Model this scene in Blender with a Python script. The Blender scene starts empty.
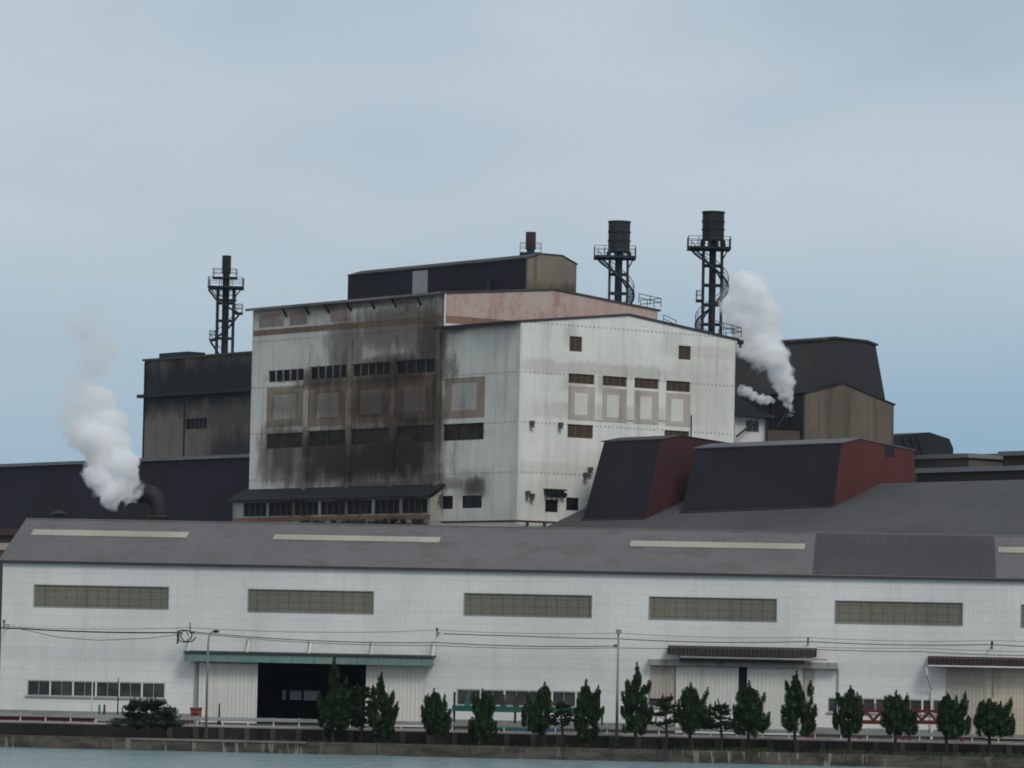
import bpy, bmesh, math, random
from mathutils import Vector, Matrix
from mathutils.geometry import tessellate_polygon
R = math.radians
rnd = random.Random(7)
S = bpy.context.scene
COL = S.collection

# ------------------------------------------------------------------ camera
F = 4200.0; CAMZ = 9.2; G = 1.75          # focal length in pixels, camera height, ground height
PITCH = math.atan(256 / F); ROLL = 0.0200
CM = Matrix.Rotation(math.pi / 2 + PITCH, 3, 'X') @ Matrix.Rotation(ROLL, 3, 'Z')
cd = bpy.data.cameras.new('camera'); cam = bpy.data.objects.new('camera', cd); COL.objects.link(cam)
cam.matrix_world = Matrix.Translation((0, 0, CAMZ)) @ CM.to_4x4()
cd.sensor_width = 36; cd.lens = F / 1024 * 36; cd.clip_start = 1; cd.clip_end = 30000
S.camera = cam

def ray(px, py):
    return CM @ Vector(((px - 512) / F, -(py - 384) / F, -1))

def at(px, py, Y):
    d = ray(px, py); return Vector((0, 0, CAMZ)) + d * (Y / d.y)

class Frame:
    def __init__(s, x, y, ang):
        s.o = Vector((x, y, G)); s.a = R(ang); s.m = Matrix.Translation(s.o) @ Matrix.Rotation(s.a, 4, 'Z'); s.i = s.m.inverted()
    def on(s, axis, c, px, py):
        """point (frame coordinates) where the sight line of a photo pixel meets plane axis=c"""
        o = s.i @ Vector((0, 0, CAMZ)); d = s.i.to_3x3() @ ray(px, py)
        k = 'xyz'.index(axis); t = (c - o[k]) / d[k]; return o + d * t
    def onplane(s, p, n, px, py):
        o = s.i @ Vector((0, 0, CAMZ)); d = s.i.to_3x3() @ ray(px, py)
        return o + d * ((p - o).dot(n) / d.dot(n))
    def rect(s, axis, c, xl, xr, yt, yb):
        a = s.on(axis, c, xl, yt); b = s.on(axis, c, xl, yb); e = s.on(axis, c, xr, (yt + yb) / 2)
        k = 0 if axis == 'y' else 1
        return (min(a[k], e[k]), max(a[k], e[k]), b.z, a.z)

def zoom(x0, y0, k):
    return lambda x, y: (x0 + x / k, y0 + y / k)

p0 = at(517.6, 500, 480)
M = Frame(p0.x, 480, 37.5)                 # main works complex
_w = Frame(0, 350, -5.5)
_l = _w.on('y', 0, 3, 562)
_lw = _w.m @ Vector((_l.x, 0, 0))
W = Frame(_lw.x, _lw.y, -5.5)              # warehouse and quay

# ------------------------------------------------------------------ mesh builder
class MB:
    def __init__(s): s.v = []; s.f = []
    def add(s, vs, fs):
        n = len(s.v); s.v += [Vector(v) for v in vs]; s.f += [tuple(n + i for i in f) for f in fs]; return s
    def box(s, x0, x1, y0, y1, z0, z1):
        return s.add([(x, y, z) for x in (x0, x1) for y in (y0, y1) for z in (z0, z1)],
                     [(0, 1, 3, 2), (4, 6, 7, 5), (0, 4, 5, 1), (2, 3, 7, 6), (0, 2, 6, 4), (1, 5, 7, 3)])
    def ext(s, pts, vec):
        n = len(pts); vec = Vector(vec); pts = [Vector(p) for p in pts]
        tri = tessellate_polygon([pts])
        fs = [tuple(t) for t in tri] + [tuple(n + i for i in reversed(t)) for t in tri]
        fs += [(i, (i + 1) % n, n + (i + 1) % n, n + i) for i in range(n)]
        return s.add(pts + [p + vec for p in pts], fs)
    def hull8(s, bot, top):
        return s.add(list(bot) + list(top), [(3, 2, 1, 0), (4, 5, 6, 7), (0, 1, 5, 4), (1, 2, 6, 5), (2, 3, 7, 6), (3, 0, 4, 7)])
    def cyl(s, a, b, r0, r1=None, n=10, caps=True):
        a = Vector(a); b = Vector(b); r1 = r0 if r1 is None else r1
        d = (b - a).normalized(); u = d.orthogonal().normalized(); w = d.cross(u)
        vs = []
        for p, r in ((a, r0), (b, r1)):
            vs += [p + (u * math.cos(2 * math.pi * i / n) + w * math.sin(2 * math.pi * i / n)) * r for i in range(n)]
        fs = [(i, (i + 1) % n, n + (i + 1) % n, n + i) for i in range(n)]
        if caps: fs += [tuple(reversed(range(n))), tuple(range(n, 2 * n))]
        return s.add(vs, fs)
    def tube(s, pts, r, n=6):
        pts = [Vector(p) for p in pts]; N = len(pts); vs = []; rr = r if isinstance(r, (list, tuple)) else [r] * N
        d0 = (pts[1] - pts[0]).normalized(); u = d0.orthogonal().normalized()
        for i, p in enumerate(pts):
            d = (pts[min(i + 1, N - 1)] - pts[max(i - 1, 0)]).normalized()
            u = (u - d * u.dot(d)).normalized(); w = d.cross(u)
            vs += [p + (u * math.cos(2 * math.pi * k / n) + w * math.sin(2 * math.pi * k / n)) * rr[i] for k in range(n)]
        fs = [(i * n + k, i * n + (k + 1) % n, (i + 1) * n + (k + 1) % n, (i + 1) * n + k) for i in range(N - 1) for k in range(n)]
        fs += [tuple(reversed(range(n))), tuple(range((N - 1) * n, N * n))]
        return s.add(vs, fs)
    def bar(s, a, b, w):
        a = Vector(a); b = Vector(b); d = (b - a).normalized(); u = d.orthogonal().normalized(); v = d.cross(u); h = w / 2
        c = [u * h + v * h, -u * h + v * h, -u * h - v * h, u * h - v * h]
        return s.hull8([a + q for q in c], [b + q for q in c])
    def wall(s, mp, poly, holes, t):
        """wall panel: outline poly [(u,z)], rectangular holes (u0,u1,z0,z1), thickness t, mp(u,z,d) -> xyz"""
        loops = [[Vector((u, z, 0)) for u, z in poly]]
        for (a, b, c, d) in holes: loops.append([Vector((a, c, 0)), Vector((a, d, 0)), Vector((b, d, 0)), Vector((b, c, 0))])
        tri = tessellate_polygon(loops); flat = [p for l in loops for p in l]; n = len(flat)
        vs = [mp(p.x, p.y, 0) for p in flat] + [mp(p.x, p.y, t) for p in flat]
        fs = [tuple(q) for q in tri] + [tuple(n + i for i in reversed(q)) for q in tri]
        k = 0
        for l in loops:
            m = len(l)
            fs += [(k + i, k + (i + 1) % m, n + k + (i + 1) % m, n + k + i) for i in range(m)]; k += m
        return s.add(vs, fs)
    def build(s, name, mat, frame=None, root=None, smooth=False, fix=True, off=None):
        me = bpy.data.meshes.new(name)
        o_ = OFF.get(root.name, Vector((0, 0, 0))) if root is not None else (Vector(off) if off is not None else Vector((0, 0, 0)))
        me.from_pydata([v - o_ for v in s.v], [], s.f); me.update()
        if fix:
            bm = bmesh.new(); bm.from_mesh(me); bmesh.ops.recalc_face_normals(bm, faces=bm.faces); bm.to_mesh(me); bm.free()
        if smooth:
            for p in me.polygons: p.use_smooth = True
        me.materials.append(mat)
        o = bpy.data.objects.new(name, me); COL.objects.link(o)
        if root is not None: o.parent = root
        elif frame is not None: o.matrix_world = frame.m @ Matrix.Translation(o_)
        return o

OFF = {}
def tag(o, label=None, cat=None, group=None, kind=None):
    if label: o['label'] = label
    if cat: o['category'] = cat
    if group: o['group'] = group
    if kind: o['kind'] = kind
    return o
def empty(name, frame, off, label, cat, group=None):
    o = bpy.data.objects.new(name, None); COL.objects.link(o); o.empty_display_size = 1
    o.matrix_world = frame.m @ Matrix.Translation(off)
    OFF[o.name] = Vector(off); return tag(o, label, cat, group)
def child_of(o, root):          # sub-part: same coordinates as its part
    o.parent = root; OFF[o.name] = OFF.get(root.name, Vector((0, 0, 0)))
def pY(c): return lambda u, z, d: Vector((u, c + d, z))
def pX(c): return lambda u, z, d: Vector((c + d, u, z))

# ------------------------------------------------------------------ materials
class N:
    def __init__(s, name, vol=False):
        s.m = bpy.data.materials.new(name); s.m.use_nodes = True; s.t = s.m.node_tree; s.n = s.t.nodes; s.l = s.t.links
        s.n.clear(); s.out = s.n.new('ShaderNodeOutputMaterial')
    def new(s, t, **k):
        n = s.n.new(t)
        for a, b in k.items(): setattr(n, a, b)
        return n
    def put(s, sock, v):
        if hasattr(v, 'is_linked') or isinstance(v, bpy.types.NodeSocket): s.l.new(v, sock)
        else: sock.default_value = v
    def math(s, op, a, b=0.0, c=0.0, clamp=False):
        n = s.new('ShaderNodeMath', operation=op, use_clamp=clamp)
        s.put(n.inputs[0], a); s.put(n.inputs[1], b); s.put(n.inputs[2], c); return n.outputs[0]
    def mix(s, f, a, b, mode='MIX'):
        n = s.new('ShaderNodeMix', data_type='RGBA', blend_type=mode)
        s.put(n.inputs[0], f); s.put(n.inputs[6], a if not isinstance(a, tuple) else (*a[:3], 1)); s.put(n.inputs[7], b if not isinstance(b, tuple) else (*b[:3], 1))
        return n.outputs[2]
    def mr(s, v, a, b, c=0.0, d=1.0, smooth=True):
        n = s.new('ShaderNodeMapRange', interpolation_type='SMOOTHSTEP' if smooth else 'LINEAR')
        for i, q in enumerate((v, a, b, c, d)): s.put(n.inputs[i], q)
        return n.outputs[0]
    def coord(s):
        c = s.new('ShaderNodeTexCoord').outputs['Object']
        x = s.new('ShaderNodeSeparateXYZ'); s.l.new(c, x.inputs[0]); s.c = c; s.x, s.y, s.z = x.outputs; return s
    def noise(s, sx, sy, sz, detail=4, rough=.55, off=0.0):
        mp = s.new('ShaderNodeMapping'); s.l.new(s.c, mp.inputs[0]); mp.inputs['Scale'].default_value = (sx, sy, sz)
        mp.inputs['Location'].default_value = (off, off * 1.7, off * .6)
        n = s.new('ShaderNodeTexNoise'); n.inputs['Scale'].default_value = 1; n.inputs['Detail'].default_value = detail; n.inputs['Roughness'].default_value = rough
        s.l.new(mp.outputs[0], n.inputs['Vector']); return n.outputs[0]

HZ = []
def paint(name, col, rough=.75, metal=0.0, var=.18, streak=0.15, lines=(), ribs=None, stains=(), scol=(.032, .020, .013), rust=0.0, u='x', fine=.08, spec=.3, blotch=(), dots=0, haze=()):
    """weathered painted / sheet surface. lines: (axis, spacing, phase, width, darkness); stains: (cu, cz, ru, rz, strength)"""
    n = N(name); n.coord(); U = n.x if u == 'x' else n.y
    c = (*col, 1)
    big = n.noise(.12, .12, .12, 3); st = n.noise(.9 if u == 'x' else .9, .9, .05, 3, .6, 3.1); fi = n.noise(2.2, 2.2, 2.2, 2, .6, 9)
    g = n.math('ADD', 1 - var, n.math('MULTIPLY', n.mr(big, .3, .7), var * 1.5))
    g = n.math('MULTIPLY', g, n.math('SUBTRACT', 1.0, n.math('MULTIPLY', n.mr(st, .5, .75), streak)))
    g = n.math('MULTIPLY', g, n.math('ADD', 1 - fine, n.math('MULTIPLY', fi, fine * 2)))
    for ax, sp, ph, wd, dk in lines:
        a = {'x': n.x, 'y': n.y, 'z': n.z}[ax]
        fr = n.math('FRACT', n.math('DIVIDE', n.math('ADD', a, ph + 1000 * sp), sp))
        ln = n.math('LESS_THAN', fr, wd / sp)
        if dots and ax == 'z': ln = n.math('MULTIPLY', ln, n.math('LESS_THAN', n.math('FRACT', n.math('DIVIDE', n.math('ADD', U, 1000), dots)), .5))
        g = n.math('MULTIPLY', g, n.math('SUBTRACT', 1.0, n.math('MULTIPLY', ln, n.math('MULTIPLY', n.mr(fi, .3, .6, .4, 1.0), dk))))
    comb = n.new('ShaderNodeCombineColor')
    for i in range(3): n.l.new(g, comb.inputs[i])
    base = n.mix(1.0, c, comb.outputs[0], 'MULTIPLY')
    for (bc, th) in blotch:
        bn = n.noise(.35, .35, .22, 5, .65, 21)
        base = n.mix(n.mr(bn, th, th + .12), base, (*bc, 1))
    if rust:
        rn = n.noise(1.3, 1.3, .12, 5, .7, 5)
        base = n.mix(n.math('MULTIPLY', n.mr(rn, .52, .78), rust), base, (.16, .07, .03, 1))
    if haze:
        hn = n.noise(.5, .5, .12, 5, .65, 31); acc = None
        for (cu, cz, ru, rz, sg) in haze:
            du = n.math('ABSOLUTE', n.math('DIVIDE', n.math('SUBTRACT', U, cu), ru)); dz = n.math('ABSOLUTE', n.math('DIVIDE', n.math('SUBTRACT', n.z, cz), rz))
            d = n.math('POWER', n.math('ADD', n.math('POWER', du, 4.0), n.math('POWER', dz, 4.0)), .25)
            k = n.math('MULTIPLY', n.mr(n.math('ADD', d, n.math('MULTIPLY', n.math('SUBTRACT', hn, .5), 1.6)), .5, 1.25, 1.0, 0.0), sg)
            acc = k if acc is None else n.math('MAXIMUM', acc, k)
        base = n.mix(acc, base, (.145, .104, .072, 1))
    if stains:
        sn = n.noise(.9, .9, .22, 6, .7, 13); sn2 = n.noise(.28, .28, .24, 5, .65, 4)
        pert = n.math('ADD', n.math('MULTIPLY', n.math('SUBTRACT', sn, .5), 1.15), n.math('MULTIPLY', n.math('SUBTRACT', sn2, .5), 1.5))
        acc = None
        for (cu, cz, ru, rz, sg) in stains:
            du = n.math('ABSOLUTE', n.math('DIVIDE', n.math('SUBTRACT', U, cu), ru)); dz = n.math('ABSOLUTE', n.math('DIVIDE', n.math('SUBTRACT', n.z, cz), rz))
            d = n.math('POWER', n.math('ADD', n.math('POWER', du, 3.0), n.math('POWER', dz, 3.0)), 1 / 3.0)
            k = n.math('MULTIPLY', n.mr(n.math('ADD', d, pert), .40, 1.55, 1.0, 0.0), sg)
            acc = k if acc is None else n.math('MAXIMUM', acc, k)
        rim = n.mix(n.math('MULTIPLY', n.mr(acc, 0.0, .35), .45), base, (.15, .105, .075, 1))
        base = n.mix(acc, rim, (*scol, 1))
    b = n.new('ShaderNodeBsdfPrincipled'); n.l.new(base, b.inputs['Base Color'])
    b.inputs['Roughness'].default_value = rough; b.inputs['Metallic'].default_value = metal; b.inputs['Specular IOR Level'].default_value = spec
    if ribs:
        ax, sp, h = ribs; a = {'x': n.x, 'y': n.y, 'z': n.z}[ax]
        wv = n.math('SINE', n.math('MULTIPLY', a, 2 * math.pi / sp))
        bp = n.new('ShaderNodeBump'); bp.inputs['Strength'].default_value = 1; bp.inputs['Distance'].default_value = h
        n.l.new(wv, bp.inputs['Height']); n.l.new(bp.outputs[0], b.inputs['Normal'])
    n.l.new(b.outputs[0], n.out.inputs[0]); return n.m

def glass(name, col, rough=.25, var=.5):
    n = N(name); n.coord(); f = n.noise(.6, .6, .6, 3)
    b = n.new('ShaderNodeBsdfPrincipled')
    n.l.new(n.mix(n.mr(f, .35, .65), tuple(x * (1 - var) for x in col) + (1,), (*col, 1)), b.inputs['Base Color'])
    b.inputs['Roughness'].default_value = rough; b.inputs['Specular IOR Level'].default_value = .22
    n.l.new(b.outputs[0], n.out.inputs[0]); return n.m

DARKGLASS = glass('dirty_window_glass', (.018, .018, .018), .45)
GREYGLASS = glass('grey_window_glass', (.06, .065, .06), .3)
BLACK = paint('sooty_black_steel', (.016, .017, .02), .6, var=.3)
DSTEEL = paint('dark_blue_grey_steel', (.022, .028, .036), .6, var=.3, rust=.25)
RUSTY = paint('rust_brown_steel', (.085, .035, .025), .8, var=.3)
WHITEP = paint('white_paint', (.70, .69, .64), .6, var=.15)
GREYP = paint('grey_paint', (.28, .28, .27), .6, var=.2)
ROOFEDGE = paint('dark_roof_trim', (.05, .045, .045), .7, rust=.2)

# ------------------------------------------------------------------ window helper
def window(mp, rc, root, n=4, rows=1, fr=.09, depth=.18, fmat=None, gmat=None, missing=(), label=None, thick=.1, mull=None):
    u0, u1, z0, z1 = rc; fmat = fmat or GREYP; gmat = gmat or DARKGLASS; mu = mull or fr
    mb = MB()
    def bx(b, a0, a1, c0, c1, d0, d1):
        q = [mp(a, c, d) for a in (a0, a1) for c in (c0, c1) for d in (d0, d1)]
        b.add(q, [(0, 1, 3, 2), (4, 6, 7, 5), (0, 4, 5, 1), (2, 3, 7, 6), (0, 2, 6, 4), (1, 5, 7, 3)])
    e = .012
    bx(mb, u0 + e, u0 + fr, z0 + e, z1 - e, depth - thick, depth); bx(mb, u1 - fr, u1 - e, z0 + e, z1 - e, depth - thick, depth)
    bx(mb, u0 + fr + .001, u1 - fr - .001, z0 + e, z0 + fr, depth - thick, depth); bx(mb, u0 + fr + .001, u1 - fr - .001, z1 - fr, z1 - e, depth - thick, depth)
    w = (u1 - u0) / n
    for i in range(1, n): bx(mb, u0 + i * w - mu / 2, u0 + i * w + mu / 2, z0 + fr + .001, z1 - fr - .001, depth - thick + .004, depth - .004)
    for j in range(1, rows):
        z = z0 + (z1 - z0) * j / rows; bx(mb, u0 + fr + .002, u1 - fr - .002, z - mu / 3, z + mu / 3, depth - thick + .008, depth - .008)
    f = mb.build('window', fmat, root=root)
    OFF[f.name] = OFF.get(root.name, Vector((0, 0, 0)))
    g = MB()
    for i in range(n):
        if i in missing: continue
        bx(g, u0 + i * w + .02, u0 + (i + 1) * w - .02, z0 + .02, z1 - .02, depth + .003, depth + .02)
    if g.v: g.build('pane', gmat, root=f)
    # dark room behind the glass
    return f

def plate(mp, rc, root, mat, name, t=.03, off=.004, hole=None):
    u0, u1, z0, z1 = rc; mb = MB()
    mb.wall(lambda u, z, d: mp(u, z, -off - t + d), [(u0, z0), (u1, z0), (u1, z1), (u0, z1)], [hole] if hole else [], t)
    return mb.build(name, mat, root=root)

# ================================================================== WORLD
def world():
    w = bpy.data.worlds.new('World'); S.world = w; w.use_nodes = True; nt = w.node_tree; nd = nt.nodes; lk = nt.links; nd.clear()
    out = nd.new('ShaderNodeOutputWorld'); bg = nd.new('ShaderNodeBackground'); bg.inputs[1].default_value = SKYS
    sk = nd.new('ShaderNodeTexSky'); sk.sky_type = 'NISHITA'; sk.sun_disc = False; sk.sun_elevation = SUN_EL; sk.sun_rotation = SUN_ROT
    sk.dust_density = 3; sk.air_density = 1.2; sk.altitude = 0
    tc = nd.new('ShaderNodeTexCoord')
    def noise(sc, det, rough, loc):
        mp = nd.new('ShaderNodeMapping'); mp.inputs['Scale'].default_value = sc; mp.inputs['Location'].default_value = loc
        n = nd.new('ShaderNodeTexNoise'); n.inputs['Scale'].default_value = 1; n.inputs['Detail'].default_value = det; n.inputs['Roughness'].default_value = rough
        lk.new(tc.outputs['Generated'], mp.inputs[0]); lk.new(mp.outputs[0], n.inputs['Vector']); return n.outputs[0]
    def mr(v, a, b, c=0, d=1):
        n = nd.new('ShaderNodeMapRange'); n.interpolation_type = 'SMOOTHSTEP'
        lk.new(v, n.inputs[0])
        for i, q in enumerate((a, b, c, d)): n.inputs[i + 1].default_value = q
        return n.outputs[0]
    def mix(f, a, b):
        n = nd.new('ShaderNodeMix'); n.data_type = 'RGBA'
        for s_, v in ((n.inputs[0], f), (n.inputs[6], a), (n.inputs[7], b)):
            if isinstance(v, bpy.types.NodeSocket): lk.new(v, s_)
            else: s_.default_value = v
        return n.outputs[2]
    n1 = noise((3.2, 3.2, 9), 4, .5, (2.3, .4, 1.15)); n2 = noise((9, 9, 20), 5, .55, (7.3, 2.4, 4.1)); n3 = noise((2.5, 2.5, 9), 2, .5, (1.3, 6.4, 2.1))
    sx = nd.new('ShaderNodeSeparateXYZ'); lk.new(tc.outputs['Generated'], sx.inputs[0])
    # thin overcast: bluish gaps low down, grey-white veil higher up
    veil = mix(mr(n1, .30, .56), (*[v / SKYS for v in CLOUD_A], 1), (*[v / SKYS for v in CLOUD_B], 1))
    veil = mix(mr(n2, .45, .75, 0, .45), veil, (*[v / SKYS for v in CLOUD_C], 1))
    low = mr(sx.outputs[2], .045, .105, 1, 0)
    mlt = nd.new('ShaderNodeMath'); mlt.operation = 'MULTIPLY'; lk.new(low, mlt.inputs[0]); lk.new(mr(n3, .35, .6, .35, 1), mlt.inputs[1])
    veil = mix(mlt.outputs[0], veil, (*[v / SKYS for v in CLOUD_LOW], 1))
    fin = mix(.93, sk.outputs[0], veil)
    lk.new(fin, bg.inputs[0]); lk.new(bg.outputs[0], out.inputs[0])

SKYS = .1; HAZE = .00003
SUN_EL = R(42); SUN_AZ = math.atan2(.42, -.85)          # azimuth of the sun from +Y clockwise
SUN_ROT = SUN_AZ
CLOUD_A = (.36, .460, .555); CLOUD_B = (.485, .565, .63); CLOUD_C = (.55, .615, .645); CLOUD_LOW = (.265, .415, .55)
world()
sd = bpy.data.lights.new('sun', 'SUN'); sun = bpy.data.objects.new('sun', sd); COL.objects.link(sun)
sd.energy = 1.05; sd.angle = R(18); sd.color = (1, .96, .90)
sv = Vector((math.sin(SUN_AZ) * math.cos(SUN_EL), math.cos(SUN_AZ) * math.cos(SUN_EL), math.sin(SUN_EL)))
sun.rotation_euler = sv.to_track_quat('Z', 'Y').to_euler(); sun.location = (60, -60, 120)
S.view_settings.view_transform = 'Standard'; S.view_settings.look = 'None'; S.view_settings.exposure = .09; S.view_settings.gamma = 1
S.view_settings.use_curve_mapping = False
S.cycles.volume_bounces = 48; S.cycles.max_bounces = 50; S.cycles.volume_max_steps = 256; S.cycles.volume_step_rate = 1.0
S.cycles.use_denoising = True; S.cycles.filter_width = 1.8

# ================================================================== GROUND, WATER, QUAY (frame W, z=0 is the works ground)
WZ = -G                                     # water level in frame coordinates
YQ, YP = -22.0, -16.0                        # seawall face, parapet face
gm = N('asphalt_ground'); gm.coord(); b = gm.new('ShaderNodeBsdfPrincipled')
gm.l.new(gm.mix(gm.mr(gm.noise(.5, .5, .5, 5), .3, .7), (.10, .092, .085, 1), (.17, .155, .145, 1)), b.inputs[0]); b.inputs['Roughness'].default_value = .9
gm.l.new(b.outputs[0], gm.out.inputs[0])
tag(MB().add([(-4000, YP + .5, 0), (4000, YP + .5, 0), (4000, 4000, 0), (-4000, 4000, 0)], [(0, 1, 2, 3)]).build('ground', gm.m, W), kind='structure')
rm = paint('quay_road_asphalt', (.13, .115, .11), .9, var=.25, u='x')
tag(MB().add([(-400, YP + 1.4, .004), (400, YP + 1.4, .004), (400, -3.2, .004), (-400, -3.2, .004)], [(0, 1, 2, 3)]).build('road', rm, W), kind='structure')
tag(MB().box(-400, 400, YP + .9, YP + 1.25, -.2, .14).build('kerb', paint('pale_kerb_concrete', (.5, .49, .47), .9), W), kind='structure')

wm = N('harbour_water'); wm.coord()
b = wm.new('ShaderNodeBsdfPrincipled'); b.inputs['Base Color'].default_value = (.19, .275, .285, 1); b.inputs['Roughness'].default_value = .22; b.inputs['IOR'].default_value = 1.33
h = wm.math('ADD', wm.noise(.35, .10, 1, 5, .65), wm.math('MULTIPLY', wm.noise(2.2, 1.5, 1, 3, .6, 4), .2))
bp = wm.new('ShaderNodeBump'); bp.inputs['Distance'].default_value = 1.1; bp.inputs['Strength'].default_value = 1; wm.l.new(h, bp.inputs['Height']); wm.l.new(bp.outputs[0], b.inputs['Normal'])
wm.l.new(b.outputs[0], wm.out.inputs[0])
tag(MB().add([(-4000, -3000, WZ), (4000, -3000, WZ), (4000, YQ + .05, WZ), (-4000, YQ + .05, WZ)], [(0, 1, 2, 3)]).build('water', wm.m, W), kind='structure')

LZ = W.on('y', YQ, 600, 748.5).z           # top of the low seawall
# seawall: cast concrete in lengths with stains
sw = N('stained_seawall_concrete'); sw.coord()
c1 = sw.mix(sw.mr(sw.noise(.35, .35, 1.2, 5, .65), .35, .65), (.034, .028, .021, 1), (.105, .089, .069, 1))
vs_ = sw.noise(1.9, .3, .35, 4, .6, 6); vs2 = sw.noise(.07, .1, .1, 2, .5, 3)
c1 = sw.mix(sw.math('MULTIPLY', sw.mr(vs_, .56, .63), sw.mr(vs2, .40, .55)), c1, (.22, .205, .18, 1))
c1 = sw.mix(sw.mr(sw.math('ADD', sw.z, sw.math('MULTIPLY', sw.noise(.6, .6, .6, 3), .25)), WZ + .35, WZ + .6, 1, 0), c1, (.022, .022, .017, 1))
jn = sw.math('LESS_THAN', sw.math('FRACT', sw.math('DIVIDE', sw.math('ADD', sw.x, 1000), 7.3)), .012)
c1 = sw.mix(jn, c1, (.03, .028, .024, 1))
b = sw.new('ShaderNodeBsdfPrincipled'); sw.l.new(c1, b.inputs[0]); b.inputs['Roughness'].default_value = .9; sw.l.new(b.outputs[0], sw.out.inputs[0])
SEAW = sw.m
root = empty('seawall', W, (42, YQ, WZ), 'low stained concrete seawall rising straight out of the water', 'seawall')
mb = MB(); mb.box(-400, 400, YQ, YQ + .55, WZ - 3, LZ); mb.build('wall', SEAW, root=root)
mb = MB(); mb.box(-400, 400, YQ + .55, YP + .1, WZ - 3, LZ - .12); mb.build('ledge', paint('dirt_ledge', (.05, .045, .035), .95, var=.5), root=root)
for xx in (W.on('y', YQ, 182, 745).x,):
    mb = MB(); mb.box(xx - 4, W.on('y', YQ, 306, 745).x, YQ - .09, YQ - .003, LZ - .14, LZ + .03); mb.build('coping', paint('pale_coping_concrete', (.2, .18, .15), .9, var=.3), root=root)

PZ = .03
root = empty('parapet_wall', W, (42, YP, LZ - .1), 'dark concrete retaining wall with square piers behind the trees', 'retaining wall')
mb = MB(); mb.box(-400, 400, YP, YP + .6, LZ - .3, PZ); mb.build('wall', paint('dark_retaining_concrete', (.024, .021, .020), .95, var=.5, streak=.5), root=root)
pier = paint('pier_concrete', (.065, .058, .052), .9, var=.4, streak=.4)
for i in range(46):
    x = W.on('y', YP, 170, 735).x + i * 2.08 * (1 if i else 1)
    if x > W.on('y', YP, 1040, 745).x: break
    mb = MB(); mb.box(x - .22, x + .22, YP - .22, YP - .003, LZ - .2, PZ - .05); mb.build('pier', pier, root=root)

# pipe along the parapet top
tag(MB().tube([(-60, YP + .3, PZ + .1), (20, YP + .3, PZ + .1), (130, YP + .3, PZ + .1)], .065, 8).build('pipe', paint('pale_pipe_paint', (.42, .36, .33), .6, rust=.6, var=.3), W, off=(42, YP + .3, PZ)),
    'thin pale pipe with rust patches laid along the retaining wall top', 'pipe')

# guard rail
root = empty('guard_rail', W, (42, YP + 1.0, 0), 'long low white guard rail at the edge of the quay road', 'guard rail')
zb = .52
mb = MB(); mb.box(-60, 130, YP + 1.55, YP + 1.60, zb, zb + .3); mb.box(-60, 130, YP + 1.53, YP + 1.548, zb + .06, zb + .14); mb.build('beam', paint('guard_rail_paint', (.30, .31, .30), .5, var=.25, rust=.25), root=root)
x = W.on('y', YP, 16, 720).x
k = 0
while x < W.on('y', YP, 1040, 740).x:
    mb = MB(); mb.box(x - .04, x + .04, YP + 1.602, YP + 1.70, 0, zb + .34); mb.build('post', WHITEP, root=root); x += 2.06; k += 1

# ================================================================== WAREHOUSE
EZ = W.on('y', 0, 3, 562).z + .12
pr = W.on('x', 0, 30, 518); RY, RZ = max(8.5, min(14, pr.y)), 0
RZ = W.on('y', RY, 512, 527.6).z - .12
XR = 112.0
print('warehouse eave', EZ, 'ridge', pr, RY, RZ)
BZ = W.on('y', 0, 600, 722.5).z            # underside of the cladding
wh = empty('warehouse', W, (0, 0, 0), 'long white metal warehouse with a grey pitched roof behind the quay road', 'warehouse')
L = []
WHC = paint('white_corrugated_cladding', (.74, .73, .695), .55, var=.10, streak=.08, fine=.07, ribs=('x', .38, .0035),
            lines=(('z', .90, .3, .07, .26), ('x', 3.6, 0, .03, .05)), dots=.30, rust=.09)
hi = [W.rect('y', 0, *q) for q in ((35, 168, 585, 606), (249, 373, 589.5, 611), (465, 591, 593.5, 614.5), (650, 776, 597, 618.5), (836, 962, 601, 622.5), (1022, 1148, 605, 626.5))]
lo = [W.rect('y', 0, 27.5, 165, 680, 695.5), W.rect('y', 0, 457, 600, 689, 705), W.rect('y', 0, 648, 672, 693, 706.5), W.rect('y', 0, 828, 946, 697.5, 712)]
# openings of the two big doors
def X_(px, py): return W.on('y', 0, px, py).x
d1 = (X_(257, 690), X_(366, 690), .02, W.on('y', 0, 310, 662).z)
d2 = (X_(738, 700), X_(749, 700), .02, W.on('y', 0, 740, 664).z)
gap = []
holes = hi + lo
# the wall stands on a plinth; big doors reach the ground, so the wall polygon is cut round them
poly = [(0, BZ), (d1[0], BZ), (d1[0], d1[3]), (d1[1], d1[3]), (d1[1], BZ), (d2[0], BZ), (d2[0], d2[3]), (d2[1], d2[3]), (d2[1], BZ), (XR, BZ), (XR, EZ), (0, EZ)]
MB().wall(pY(0), poly, holes, .25).build('front_wall', WHC, root=wh)
PL = paint('dark_plinth_concrete', (.055, .045, .045), .9, var=.4)
for a, b_ in ((0.02, d1[0]), (d1[1], d2[0]), (d2[1], XR - .02)):
    MB().box(a, b_, .06, .2, -.05, BZ - .003).build('plinth', PL, root=wh)
    MB().box(a, b_, -.05, .055, BZ - .22, BZ - .004).build('sill_rail', GREYP, root=wh)
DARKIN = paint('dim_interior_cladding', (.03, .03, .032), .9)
mb = MB()                                        # end walls and rear wall
YB = 2 * RY
mb.wall(pX(0.0), [(.26, 0), (YB, 0), (YB, EZ), (RY, RZ - .2), (.26, EZ)], [], .25)
mb.build('end_wall', WHC, root=wh)
MB().wall(pX(XR - .25), [(.26, 0), (YB, 0), (YB, EZ), (RY, RZ - .2), (.26, EZ)], [], .25).build('end_wall', WHC, root=wh)
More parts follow.
